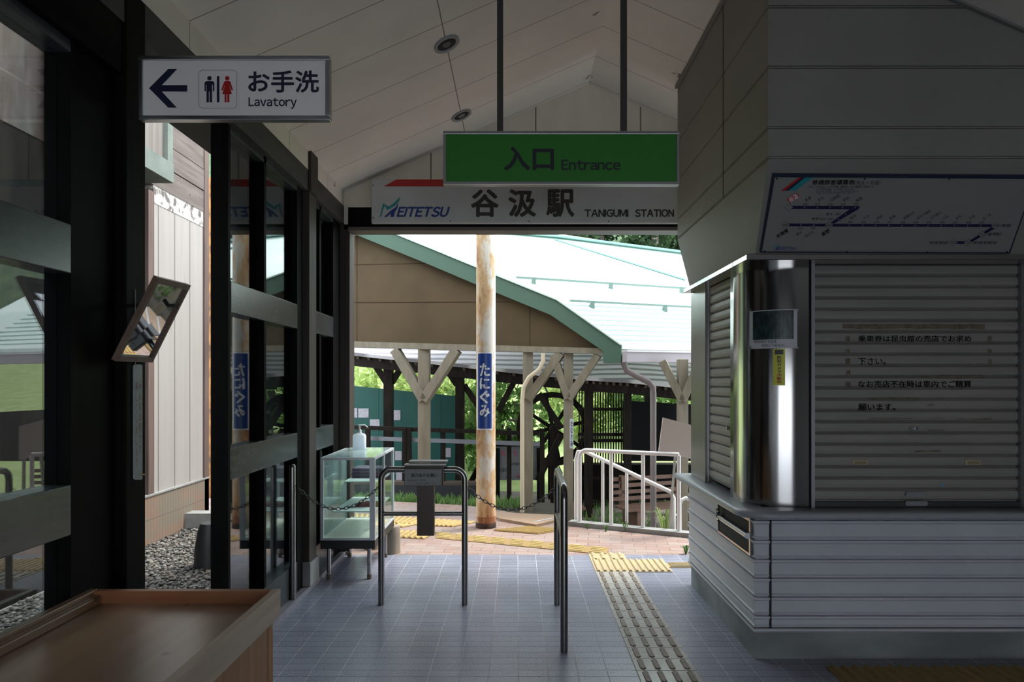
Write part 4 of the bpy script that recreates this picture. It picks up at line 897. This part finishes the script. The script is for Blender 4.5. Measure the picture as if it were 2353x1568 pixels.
# ------------------------------------------------------------ canopy shelter with green verge
A0 = Vector((1.2036, 7.9, 0)); dP = Vector((-2.98, .95, 0)).normalized(); nP = Vector((dP.y, -dP.x, 0))
pp_ = PL(A0, nP); nF = pp_.n                   # vertical plane of the gable panel, nF toward the camera
Ev = Vector((.92, .39, 0)).normalized()
sh = thing('platform_shelter', 'cream boarded shelter with a pale green metal roof and green verge beyond the way out', 'shelter', pp_.hit(1306, 1184))
h = lambda x, y, off=0.0: pp_.hit(x, y, off)
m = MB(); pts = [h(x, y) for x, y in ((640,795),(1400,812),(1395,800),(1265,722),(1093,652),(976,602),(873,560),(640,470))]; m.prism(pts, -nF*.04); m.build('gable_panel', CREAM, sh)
m = MB()
for a_, b_ in (((640,612),(976,605.5)), ((640,696),(1170,694))): m.prism([h(a_[0],a_[1]-.7,.003), h(b_[0],b_[1]-.7,.003), h(b_[0],b_[1]+.7,.003), h(a_[0],a_[1]+.7,.003)], -nF*.003)
for x, y0_, y1_ in ((820,540,783),(1217,706,800)): m.prism([h(x-.6,y0_,.003), h(x+.6,y0_,.003), h(x+.6,y1_,.003), h(x-.6,y1_,.003)], -nF*.003)
m.build('panel_joints', M('panel_joint_brown', (.045,.03,.018), .8, spec=.1), sh)
m = MB(); pslab(m, [(640,780),(1400,801),(1400,814),(640,794)], pp_, .06, .12); m.build('tie_beam', CREAMP, sh)
vg = MB(); up = [(1428,793),(1282,690),(1141,633),(1003,576),(873,523),(640,425)]; dn = [(640,470),(814,538),(976,604),(1093,653.6),(1265,724),(1385.5,807),(1385.5,834),(1427,834)]
TOPS = [h(*p, .10) for p in up]
m = MB()
seq = [((1428,793),(1427,834)), ((1400,773.3),(1386,834)), ((1386,763.5),(1385.5,807)), ((1282,690),(1265,724)), ((1141,633),(1093,653.6)), ((1003,576),(976,604)), ((873,523),(814,538)), ((640,425),(640,470))]
for (a1, b1), (a2, b2) in zip(seq, seq[1:]): m.prism([h(*a1, .10), h(*b1, .10), h(*b2, .10), h(*a2, .10)], -nF*.13)
m.build('verge_board', GRN, sh)
m = MB()
for k in range(len(up)-1): m.bar(h(*up[k], .06), h(*up[k+1], .06), .12, .015)
m.build('verge_cap', M('pale_green_cap', (.50,.66,.58), .4), sh)
K = h(1282,690,.05); A1 = h(1428,793,.05); T = h(873,523,.05)
up_n = (T-K).cross(Ev).normalized(); plU = PL(K, up_n); lo_n = (A1-K).cross(Ev).normalized(); plL = PL(K, lo_n)
far = 9.0
ridge = [plU.hit(x, y) for x, y in ((760,508),(993,523),(1286,548.7),(1561,583),(1720,603))]
Kf = K+Ev*(ridge[-1]-K).dot(Ev)
m = MB(); m.prism([K, T, h(700,450,.05)]+[r_ for r_ in ridge]+[Kf], (0,0,-.05)); m.prism([A1, K, Kf, A1+Ev*(Kf-K).length], (0,0,-.05))
m.quads([r_ for r_ in ridge]+[r_+Vector((-.3, 1.6, -.9)) for r_ in ridge], [(k, k+1, 6+k, 5+k) for k in range(4)])
m.build('metal_roof', ROOF, sh)
m = MB()
for k in range(1, 4): m.bar(ridge[k]+Vector((0,0,.02)), ridge[k+1]+Vector((0,0,.02)) if k < 4 else ridge[k], .16, .03)
m.build('ridge_cap', M('sage_ridge_metal', (.20,.36,.32), .5), sh)
m = MB(); m.bar(plU.hit(1273.7,552)+Vector((0,0,.01)), plU.hit(1575,645)+Vector((0,0,.01)), .05, .02); m.build('hip_cap', bpy.data.materials['sage_ridge_metal'], sh)
for py, xs, pln, x0_, x1_ in ((649, (1224.5,1390.7,1539.7), plU, 1186, 1600), (703, (1360,1522), plL, 1310, 1600)):
    e0 = pln.hit(x0_, py); m = MB(); ll = 2.6; m.bar(e0+Vector((0,0,.06)), e0+Ev*ll+Vector((0,0,.06)), .03, .025)
    sg = m.build('snow_guard', M('snow_guard_green', (.14,.22,.19), .5) if py < 700 else bpy.data.materials['snow_guard_green'], sh)
    for px in xs:
        s_ = (px-x0_)/(x1_-x0_); c0 = e0+Ev*((pln.hit(px, py)-e0).dot(Ev)); MB().bar(c0+Vector((0,0,.07)), c0+Vector((0,0,-.02)), .05, .05).build('bracket', bpy.data.materials['snow_guard_green'], sg)
m = MB()                                      # lap lines following the eave on the lower slope
for k in range(1, 9):
    u = k/9; a_ = K.lerp(A1, u)+Vector((0,0,.004)); m.bar(a_, a_+Ev*3.2, .014, .01)
m.build('roof_laps', ROOFL, sh)
g0 = A1+Vector((.02,-.05,-.05)); g1 = g0+Ev*2.6
m = MB(); m.bar(g0+Vector((0,-.06,-.09)), g1+Vector((0,-.06,-.09)), .10, .12); m.build('gutter', GUT, sh)
m = MB(); m.bar(g0+Vector((0,-.06,-.025)), g1+Vector((0,-.06,-.025)), .125, .02); m.build('gutter_lip', M('gutter_rim', (.62,.60,.60), .4), sh)
pd = front(7.92); m = MB(); m.tube([P(1434,815,7.85), P(1434,838,7.85), P(1440,852,7.86), P(1490,878,7.9), P(1500,890,7.9), P(1501,905,7.9), P(1501,1222,7.9), P(1501,1280,7.9)], .036, 16); m.build('downpipe', M('mauve_grey_pipe', (.20,.17,.175), .35), sh)
# posts with curved braces: (px centre, width px, foot py, brace joint py, left top px, right top px)
def brace_post(px, w, foot, jy, xl, xr, top, side=.0, mat=CREAMP):
    c0 = h(px, foot, -.03); c1 = h(px, top, -.03); ww = w*c0.y/F
    o = MB().bar(Vector((c0.x, c0.y, -.58)), Vector((c0.x, c0.y, c1.z)), ww, ww, (1,0,0)).build('post', mat, sh, .004)
    j = h(px, jy, .01)
    for xt in (xl, xr):
        if xt is None: continue
        tp = h(xt, top+4, .01); MB().bar(j, tp, ww*.75, ww*.8, (0,0,1)).build('brace', mat, sh, .004)
brace_post(975, 26, 1150, 920, 908, 1050, 800); brace_post(1306, 21, 1184, 916, 1272, 1374, 812); brace_post(1213, 23, 1204, 918, None, 1289, 808); brace_post(1568, 22, 1190, 922, 1522, 1610, 826)
PI = h(1190, 950, .05); 
m = MB(); m.tube([h(1248,812,.10), h(1248,830,.10), h(1240,848,.10), h(1215,868,.10), h(1203,890,.10), h(1200,920,.10), h(1200,1206,.10)], .025, 12); m.build('conduit', M('cream_conduit', (.58,.50,.36), .5), sh)
m = MB(); pslab(m, [(1309,963),(1317.5,963),(1317.5,1031),(1309,1031)], pp_, .075, .004); m.build('name_strip', M('pale_blue_plate', (.45,.52,.58), .5), sh)
text('たにぐみ', (1311,968,1316,1026), pp_, NAVY, sh, .078, .02, vert=True)

# ------------------------------------------------------------ low shelter behind with a tiled roof
ms = thing('mill_shelter', 'low dark timber shelter with a grey tiled roof behind the cream shelter', 'shelter', (0, 10.6, -.56))
m, nt, b = newmat('grey_roof_tiles'); g_ = N(nt, 'ShaderNodeTexCoord'); wv = N(nt, 'ShaderNodeTexWave'); wv.bands_direction = 'Y'; mpn = N(nt, 'ShaderNodeMapping'); mpn.inputs['Rotation'].default_value = (0,0,0)
L(nt, g_.outputs['Object'], mpn.inputs[0]); L(nt, mpn.outputs[0], wv.inputs['Vector']); wv.inputs['Scale'].default_value = 2.2; wv.inputs['Distortion'].default_value = 1.2; wv.inputs['Detail'].default_value = 3
col = mix(nt, ramp(nt, wv.outputs['Fac'], .2, .55), (.22,.21,.23), (.62,.60,.63)); L(nt, col, b.inputs['Base Color']); b.inputs['Roughness'].default_value = .6; RTI = m
e = [P(770,806,10.8), P(940,824,10.6), P(1188,851,10.3), P(1346,867,10.1), P(1448,873,10.0), P(1600,889,9.9)]
m = MB(); bk = [p+Vector((.25, 2.0, 1.05)) for p in e]; n_ = len(e)
m.quads(e+bk, [(k, k+1, n_+k+1, n_+k) for k in range(n_-1)]); m.quads([p-Vector((0,0,.05)) for p in e+bk], [(k, k+1, n_+k+1, n_+k) for k in range(n_-1)]); m.quads(e+[p-Vector((0,0,.05)) for p in e], [(k, k+1, n_+k+1, n_+k) for k in range(n_-1)])
bk2 = [p+Vector((.3, 2.0, -1.0)) for p in bk]; m.quads(bk+bk2, [(k, k+1, n_+k+1, n_+k) for k in range(n_-1)])
m.build('tile_roof', RTI, ms)
m = MB()
for k in range(n_-1): m.bar(e[k]+Vector((0,.12,-.13)), e[k+1]+Vector((0,.12,-.13)), .1, .16)
m.build('eave_beam', DBR, ms)
m = MB()
for i in range(34):
    u = i/33*(n_-1); k = min(int(u), n_-2); p = e[k].lerp(e[k+1], u-k); m.bar(p+Vector((0,.02,-.075)), p+Vector((.25,2.0,.97)), .04, .05)
m.build('rafters', mat_wood('brown_rafters', (.05,.035,.022), (.09,.06,.04), (3,3,3), 3, .7, .1, False), ms)
def dpost(px, w, Y, top=None, foot=-.56):
    x = (px-CX)*Y/F; zt2 = top if top is not None else H-(835-CY)*Y/F; ww = w*Y/F
    MB().box(x-ww/2, x+ww/2, Y-ww/2, Y+ww/2, foot, zt2).build('post', DBR, ms)
for px, w, Y in ((893,20,10.9),(1057,20,10.8),(1352,17,10.4),(1442,16,10.6),(1490,18,11.4),(1600,20,10.2)): dpost(px, w, Y, H-(858-CY)*Y/F if px > 1100 else H-(832-CY)*Y/F)
def dbar(x0_, y0_, Y0, x1_, y1_, Y1, w, hh, name='brace', par=ms, mat=DBR): MB().bar(P(x0_, y0_, Y0), P(x1_, y1_, Y1), w, hh).build(name, mat, par)
for a_ in ((860,836,10.9,888,880,10.9),(928,836,10.9,900,880,10.9),(1020,840,10.8,1050,885,10.8),(1066,885,10.8,1100,935,10.8),(1190,862,10.6,1145,945,10.6),(1238,905,10.5,1290,985,10.5),(1290,1000,10.5,1235,1105,10.5),(1125,1030,11,1070,1130,11),(1560,890,10.3,1590,915,10.3)): dbar(*a_, .09, .09)
def lath(t_, x0_, x1_, y0_, y1_, Y, n, wpx):
    for i in range(n+1):
        x = x0_+(x1_-x0_)*i/n; a_ = P(x, y0_, Y); b_ = P(x, y1_, Y); ww = wpx*Y/F; MB().box(a_.x-ww/2, a_.x+ww/2, Y, Y+.03, b_.z, a_.z).build('lattice_bar', DBR, t_)
lt = thing('lattice_screen', 'dark upright wooden lattice with green showing through, right of the water wheel', 'screen', P(1390, 1180, 11.2))
lath(lt, 1356, 1428, 885, 1172, 11.2, 12, 2.6); lath(lt, 1331, 1344, 885, 1172, 11.2, 2, 2.6)
for y in (892, 941, 999, 1013, 1100, 1172): a_ = P(1328, y, 11.2); b_ = P(1432, y, 11.2); MB().box(a_.x, b_.x, 11.19, 11.23, a_.z-.025, a_.z+.025).build('cross_rail', DBR, lt)
a_ = P(1300, 880, 11.25); b_ = P(1432, 895, 11.25); MB().box(a_.x, b_.x, 11.22, 11.27, b_.z, a_.z+.1).build('head_board', DBR, lt)
dk = M('black_board', (.004,.0045,.005), .6, spec=.15); m = MB(); m.prism([P(1431,921,11), P(2150,960,10.6), P(2150,1060,10.6), P(1431,1060,11)], (0,.04,0)); m.build('black_panel', dk, label='large black panel under the tiled roof, right of the lattice', category='panel')
MB().prism([P(1300,1068,11.6), P(1720,1068,11.6), P(1720,1150,11.6), P(1300,1150,11.6)], (0,.3,0)).build('dark_chest', dk, label='long dark low box below the lattice behind the white handrail', category='box')
# teal boarding with papers
tw_ = thing('teal_boarding', 'tall teal board fence behind the dark rails', 'fence', P(930, 1112, 12))
m = MB(); Yt = 12.0; pt = front(Yt); m.prism([P(740,880,Yt), P(1052,911,Yt), P(1052,1112,Yt), P(740,1112,Yt)], (0,.04,0)); m.build('boards', TEALW, tw_)
m = MB()
for x in (868, 905, 1010): m.box(P(x,900,Yt).x-.008, P(x,900,Yt).x+.008, Yt-.004, Yt, P(x,1112,Yt).z, P(x, 880+31*(x-740)/312.0, Yt).z)
m.build('board_joints', M('teal_joint', (.003,.10,.09), .6), tw_)
for i, (x0_, y0_, x1_, y1_) in enumerate(((811,938,821,960),(823,939,847,960),(850,964,872,986),(901,943,920,966),(908,1037,923,1058),(926,1037,946,1058),(1024,1030,1036,1051),(910,1083,925,1105))):
    c0 = P((x0_+x1_)/2, y1_, Yt-.01); m = MB(); m.prism([P(x0_,y0_,Yt-.006), P(x1_,y0_,Yt-.006), P(x1_,y1_,Yt-.006), P(x0_,y1_,Yt-.006)], (0,.004,0))
    lab = ('sliver of white paper at the left edge of the teal boards','white paper high on the teal boards beside the corner post','lower white paper on the teal boards, just over the dark rail','white paper on the teal boards right of the dark post','pale paper below the rail, left of a pair on the teal boards','pale paper below the rail, right of a pair on the teal boards','small pale paper right of the cream post on the teal boards','lowest paper on the teal boards beside the display case')[i]
    m.build('paper_notice', M('notice_paper_%d' % (i+1), (.48-.03*(i > 3),.46-.06*(i > 3),.50-.03*(i > 3)), .7, col2=(.34,.34,.38), scale=20), label=lab, category='notice')
# dark rails in front of the teal boards
rl = thing('dark_railing', 'dark timber railing running behind the cream posts', 'railing', P(1000, 1110, 10.3))
for y in (988, 1012): 
    m = MB(); m.bar(P(740, y-8, 10.6), P(1240, y+9, 10.0), .05, .06); m.build('rail', DBR if y < 1000 else M('grey_rail_pipe', (.20,.21,.24), .4), rl)
for x in (845, 930, 940, 1018, 1170, 1246): a_ = P(x, 985, 10.3); MB().box(a_.x-.035, a_.x+.035, 10.27, 10.34, -.56, a_.z).build('baluster', DBR, rl)
m = MB(); m.prism([P(740,1106,10.25), P(1130,1110,10.1), P(1130,1116,10.1), P(740,1114,10.25)], (0,.2,0)); m.build('cap_board', M('worn_brown_cap', (.09,.065,.05), .8), rl)
m = MB(); m.prism([P(740,1115,10.25), P(1135,1115,10.1), P(1135,1185,10.1), P(740,1160,10.25)], (0,.15,0)); m.build('dwarf_wall', M('dark_grey_boards', (.022,.024,.027), .7), rl)
# information board behind
t = thing('information_board', 'white information board with red and black print behind the rusty column', 'board', P(1190, 1105, 10.6))
pi = PL((0, 10.6, 0), (0, -1, 0)); m = MB(); pslab(m, [(1141,1026),(1242,1026),(1242,1104),(1141,1104)], pi, 0, .03); m.build('panel', M('dim_white_panel', (.17,.18,.19), .6), t)
m = MB()
for x, y, w, hh, s_ in ((1150,1036,8,12,4),(1180,1035,5,14,3),(1164,1100,9,3,0),(1186,1090,6,7,0)): ppoly(m, [(x,y),(x+w,y),(x+w+s_,y+hh),(x+s_,y+hh)], pi, .003)
m.build('red_print', REDP, t)
text('谷汲山', (1143,1075,1168,1085), pi, INK, t, .003, .02); text('案内図', (1172,1063,1192,1070), pi, INK, t, .003, .01); text('ようこそ', (1160,1094,1195,1099), pi, INK, t, .003, .0)
MB().box(P(1140,1026,10.6).x, P(1243,1026,10.6).x, 10.56, 10.66, P(1,1026,10.6).z, P(1,1016,10.6).z).build('head_rail', dk, t)
for x in (1144, 1238): a_ = P(x, 1104, 10.6); MB().box(a_.x-.03, a_.x+.03, 10.58, 10.64, -.56, a_.z+.5).build('leg', dk, t)
# water wheel
wc = P(1270, 985, 11.6); wr = .62
t = thing('water_wheel', 'weathered wooden water wheel under the tiled roof left of the lattice', 'water wheel', (wc.x, wc.y, -.56))
for s_, yy in ((0, -.16), (1, .16)):
    m = MB(); n_ = 28; rr = [[wc+Vector((r_*math.cos(2*math.pi*k/n_), yy+dy, r_*math.sin(2*math.pi*k/n_))) for k in range(n_)] for r_, dy in ((wr,-.02),(wr,.02),(wr-.09,.02),(wr-.09,-.02))]
    base = [p for r_ in rr for p in r_]; m.quads(base, [(i*n_+k, i*n_+(k+1) % n_, ((i+1) % 4)*n_+(k+1) % n_, ((i+1) % 4)*n_+k) for i in range(4) for k in range(n_)]); m.build('rim', DBR, t)
WW = M('grey_weathered_wood', (.12,.10,.08), .8, col2=(.20,.18,.15), scale=6)
for k in range(8):
    th = 2*math.pi*k/8+.2; MB().bar(wc, wc+Vector((math.cos(th), 0, math.sin(th)))*(wr-.05), .06, .05, (0,1,0)).build('spoke', DBR, t)
for k in range(16):
    th = 2*math.pi*k/16+.1; d = Vector((math.cos(th), 0, math.sin(th))); MB().bar(wc+d*(wr-.08), wc+d*(wr+.14)+Vector((-d.z,0,d.x))*.08, .34, .02, (-d.z,0,d.x)).build('paddle', WW, t)
m = MB(); m.tube([wc+Vector((0,-.45,0)), wc+Vector((0,.4,0))], .07, 12); m.build('axle', DBR, t)
for dy in (-.42, .42): MB().box(wc.x-.06, wc.x+.06, wc.y+dy-.04, wc.y+dy+.04, -.56, wc.z+.02).build('bearing_post', DBR, t)

# benches in the yard
def bench(cx_, cy_, ang, L_, label, z0=-.56, back=True):
    tt = thing('slatted_bench', label, 'bench', (cx_, cy_, z0)); R_ = Matrix.Rotation(ang, 3, 'Z')
    def bx(name, x0, x1, y0, y1, za, zb):
        m = MB(); m.box(x0, x1, y0, y1, za, zb); m.v = [R_@p+Vector((cx_, cy_, z0)) for p in m.v]; return m.build(name, BENCH, tt)
    for k in range(4): bx('seat_slat', -L_/2, L_/2, -.22+k*.1, -.14+k*.1, .40, .43)
    for k in range(4 if back else 0): bx('back_slat', -L_/2, L_/2, .20+k*.02, .225+k*.02, .47+k*.085, .52+k*.085)
    for x in (-L_/2+.15, L_/2-.2): bx('leg', x, x+.06, -.2, .2, 0, .40); back and bx('back_upright', x, x+.05, .22, .30, .38, .8)
bench(1.9, 9.1, .35, 1.2, 'brown slatted bench behind the white handrail, nearer its post'); bench(3.35, 9.9, -.2, 1.2, 'brown slatted bench farther right behind the sloping handrail')
bench(.12, 8.95, .12, 1.5, 'long low backless brown bench behind the cream post and chain', -.56, False)
t = thing('low_platform', 'low wooden platform with a pale front edge beside the cream post', 'platform', (.45, 7.7, 0))
m = MB(); p4 = [G(1110,1176,.03), G(1290,1184,.03), G(1290,1192,.03), G(1232,1206,.03), G(1150,1192,.03)]
m.prism([p+Vector((0,0,-.03)) for p in p4], (0,0,.03)); m.build('deck', M('brown_deck', (.32,.22,.15), .6), t)
m = MB(); a_, b_ = G(1228,1206,.0), G(1292,1193,.0); m.bar(a_+Vector((0,-.01,.012)), b_+Vector((0,-.01,.012)), .02, .045); m.build('edge_strip', M('pale_edge', (.45,.47,.50), .5), t)

# ------------------------------------------------------------ white handrails
t = thing('white_handrail', 'white pipe handrail along the kerb at the ramp outside', 'handrail', G(1400, 1213))
k = lambda x: G(x, 1208+(x-1332)*.102)        # foot line
zt2 = .79; hr = .021
P0, P1 = k(1332), k(1560)
path = [Vector((P0.x, P0.y, .04))]; d = (P1-P0).normalized(); r_ = .08
for i in range(9):
    th = math.pi/2*i/8; path.append(Vector((P0.x, P0.y, 0))+d*(r_-r_*math.cos(th))+Vector((0,0,zt2-r_+r_*math.sin(th))))
path.append(Vector((P1.x, P1.y, zt2))); MB().tube(path, hr, 14).build('top_rail', HAND, t)
for x in (1404.5, 1477.5, 1560): p = k(x); MB().tube([(p.x, p.y, .04), (p.x, p.y, zt2-.01)], hr*.92, 14).build('upright', HAND, t)
t = thing('white_handrail', 'white sloping handrail descending the ramp behind the level one', 'handrail', G(1440, 1213)+Vector((.05,.12,0)))
s0, s1 = P(1328,1036,7.25), P(1541,1131,6.95); off = Vector((.03, .14, 0))
MB().tube([Vector((s0.x-.02, s0.y, .02)), Vector((s0.x-.02, s0.y, s0.z-.09)), s0+Vector((0,0,-.01)), P(1345,1038,7.22), s1, s1+Vector((.03,0,-.06)), Vector((s1.x+.03, s1.y, -.2))], hr, 14).build('sloping_rail', HAND, t)
for x in (1385, 1440): p = P(x, 1036+(x-1328)*.446, 7.14); MB().tube([(p.x, p.y, -.05), (p.x, p.y, p.z)], hr*.8, 12).build('upright', HAND, t)
t = thing('white_handrail', 'white looped handrail end showing beside the ticket office', 'handrail', P(1575, 1230, 7.0))
MB().tube([P(1562,1235,7.0), P(1562,1160,7.0), P(1566,1150,7.0), P(1575,1145,7.0), P(1590,1150,7.0), P(1610,1162,7.0), P(1640,1180,7.0), P(1640,1240,7.0)], .02, 12).build('loop', HAND, t)
MB().tube([P(1545,1184,7.0), P(1562,1184,7.0)], .014, 10).build('link_bar', HAND, t)
# beige board on a stand
t = thing('leaning_board', 'blank beige board on a thin metal stand behind the white handrail', 'board', P(1545, 1234, 6.75))
pz = front(6.75); m = MB(); pslab(m, [(1524,960),(1600,980),(1600,1058),(1514,1038)], pz, 0, .03); m.build('panel', M('beige_board', (.50,.42,.36), .7), t)
m = MB(); m.bar(P(1552,1040,6.77), P(1537,1232,6.80), .02, .025); m.bar(P(1590,1050,6.77), P(1596,1240,6.80), .02, .025); m.build('stand', M('stand_metal', (.42,.40,.37), .4, .6), t)

# ------------------------------------------------------------ foliage
def leaves(c_, rad, n, size, seed, shape='ball'):
    r2 = np.random.RandomState(seed); d = r2.normal(size=(n, 3)); d /= np.linalg.norm(d, axis=1)[:, None]
    rr = r2.uniform(.35, 1, n)**.5; p = d*rr[:, None]*np.array(rad)
    lump = .8+.35*np.sin(d[:, 0:1]*5+seed)*np.cos(d[:, 1:2]*4+d[:, 2:3]*5); p = p*lump+np.array(c_)
    u = r2.normal(size=(n, 3)); u /= np.linalg.norm(u, axis=1)[:, None]; w_ = np.cross(u, r2.normal(size=(n, 3))); w_ /= np.linalg.norm(w_, axis=1)[:, None]
    s_ = r2.uniform(.6, 1.3, (n, 1))*size; v = np.stack([p-u*s_, p+w_*s_*.45, p+u*s_, p-w_*s_*.45], 1)
    return v.reshape(-1, 3)
def leafmesh(name, vs, mat, parent):
    o0 = np.array(org0(parent)); n = len(vs)//4; me = bpy.data.meshes.new(name); me.from_pydata((vs-o0).tolist(), [], [(4*i, 4*i+1, 4*i+2, 4*i+3) for i in range(n)]); me.materials.append(mat)
    o = bpy.data.objects.new(name, me); sc.collection.objects.link(o); o.parent = parent; return o
LB = mat_leaf('bright_leaves', (.30,.42,.12), (.50,.58,.26)); LM = mat_leaf('mid_leaves', (.10,.20,.06), (.20,.31,.11)); LD = mat_leaf('dark_cedar_leaves', (.035,.07,.035), (.08,.13,.065)); BARK = M('grey_bark', (.20,.17,.15), .9, col2=(.12,.10,.09), scale=8, stretch=(2,2,.4))
bush = [(-3.0,15.5,1.1,1.5,LB,'bright green bush seen above the teal boards, far left'),(-1.5,15.8,.9,1.3,LB,'bright green bush above the teal boards beside the first dark post'),(-.4,14.3,.6,1.2,LM,'mid green bush behind the teal boards and cream post'),(1.6,17.0,1.1,1.3,LB,'bright bush behind the water wheel'),(3.0,17.2,1.4,1.5,LM,'leafy bush seen through the lattice'),(4.9,17.0,1.6,1.5,LB,'bright bush above the black panel')]
for i, (x, y, z, r_, mt, lab) in enumerate(bush):
    tt = thing('leafy_bush', lab, 'bush', (x, y, -.3)); leafmesh('foliage', leaves((x, y, z), (r_*1.05, r_*.8, r_), 2600, .10, 20+i), mt, tt)
    MB().tube([(x, y, -.4), (x+.1, y, z)], [.07, .03], 8).build('stem', BARK, tt)
lab2 = ['far left of the row, behind the station name board','second from the left behind the white roof','straight trunk left of the column top','beside the roof ridge over the rusty column','thick trunk right of the column top','pale trunk over the middle of the roof','narrow crown right of the pale trunk','pale bare trunk over the right half of the roof','leafy and leaning toward the ticket office','last of the row before the ticket office','beyond the ticket office','far right of the row']
for i in range(12):
    x = -6+i*1.95+random.uniform(-.3, .3); y = 30+random.uniform(-2.5, 2.5); zg = 2.2
    tt = thing('cedar_tree', 'tall dark cedar on the hillside, '+lab2[i], 'tree', (x, y, zg), 'cedars on the hillside beyond the roof')
    MB().tube([(x, y, zg), (x+random.uniform(-.3,.3), y, 8), (x, y, 15)], [.2, .16, .06], 8).build('trunk', BARK, tt)
    vs = np.concatenate([leaves((x+random.uniform(-.6,.6), y+random.uniform(-.3,.6), z), (1.5, 1.3, 1.2), 1100, .16, 50+i*9+kk) for kk, z in enumerate((5.0, 6.8, 8.4, 10.2, 12.2, 14.2))]); leafmesh('foliage', vs, LD, tt)
# weeds along the kerb and the far paving edge
def tuft(x, y, z, hgt, n, lab, mat=LM):
    m = MB()
    for i in range(n):
        a_ = random.uniform(0, 4.38); l = hgt*random.uniform(.6, 1); dx, dy = math.cos(a_)*l*.5, math.sin(a_)*l*.5; w_ = .006
        p0 = Vector((x+dx*.1, y+dy*.1, z)); p1 = p0+Vector((dx*.5, dy*.5, l*.8)); p2 = p0+Vector((dx, dy, l*.75+.0)); s_ = Vector((-math.sin(a_), math.cos(a_), 0))*w_
        m.quads([p0-s_, p0+s_, p1+s_, p1-s_, p2], [(0,1,2,3),(3,2,4)])
    m.build('weed_tuft', mat, label=lab, category='weed')
tuft(*G(1350,1216), .07, 14, 'small weed at the kerb under the first handrail uprights'); tuft(*G(1392,1222), .08, 12, 'weed at the kerb between the first two handrail uprights'); tuft(*G(1438,1222), .12, 12, 'taller weed at the kerb below the sloping rail'); tuft(*G(1576,1274), .10, 16, 'weed at the foot of the ticket office corner')
p = P(1530,1225,6.95); tuft(p.x, p.y, p.z-.05, .38, 26, 'tall fern-like weed beside the leaning board stand', LB)
gp = MB()
for i in range(900):
    u = random.random(); x = -2.2+2.4*u; y = 8.75-.45*u+random.uniform(0, .5); l = random.uniform(.04, .13); a_ = random.uniform(0, 4.38); w_ = Vector((math.cos(a_), math.sin(a_), 0))*.02
    p0 = Vector((x, y, -.08+random.uniform(0,.03))); gp.poly([p0-w_, p0+w_, p0+w_*.3+Vector((random.uniform(-.05,.05), random.uniform(-.05,.05), l)),])
gp.build('ground_plants', LM, kind='stuff', label='low green plants along the far edge of the brick paving', category='plants')
MB().prism([(-3.0, 8.9, -.56), (.45, 7.9, -.56), (.45, 8.8, -.56), (-3.0, 9.6, -.56)], (0, 0, .5)).build('planting_bed', M('dark_soil', (.05,.045,.03), .9), **S)
gy = MB()
for i in range(500):
    x = random.uniform(1.0, 5.0); y = random.uniform(9.5, 11.4); l = random.uniform(.05, .18); a_ = random.uniform(0, 4.38); w_ = Vector((math.cos(a_), math.sin(a_), 0))*.03; p0 = Vector((x, y, -.57))
    gy.poly([p0-w_, p0+w_, p0+w_*.3+Vector((random.uniform(-.06,.06), random.uniform(-.06,.06), l))])
gy.build('yard_grass', LM, kind='stuff', label='bright grass growing between the benches in the yard', category='grass')
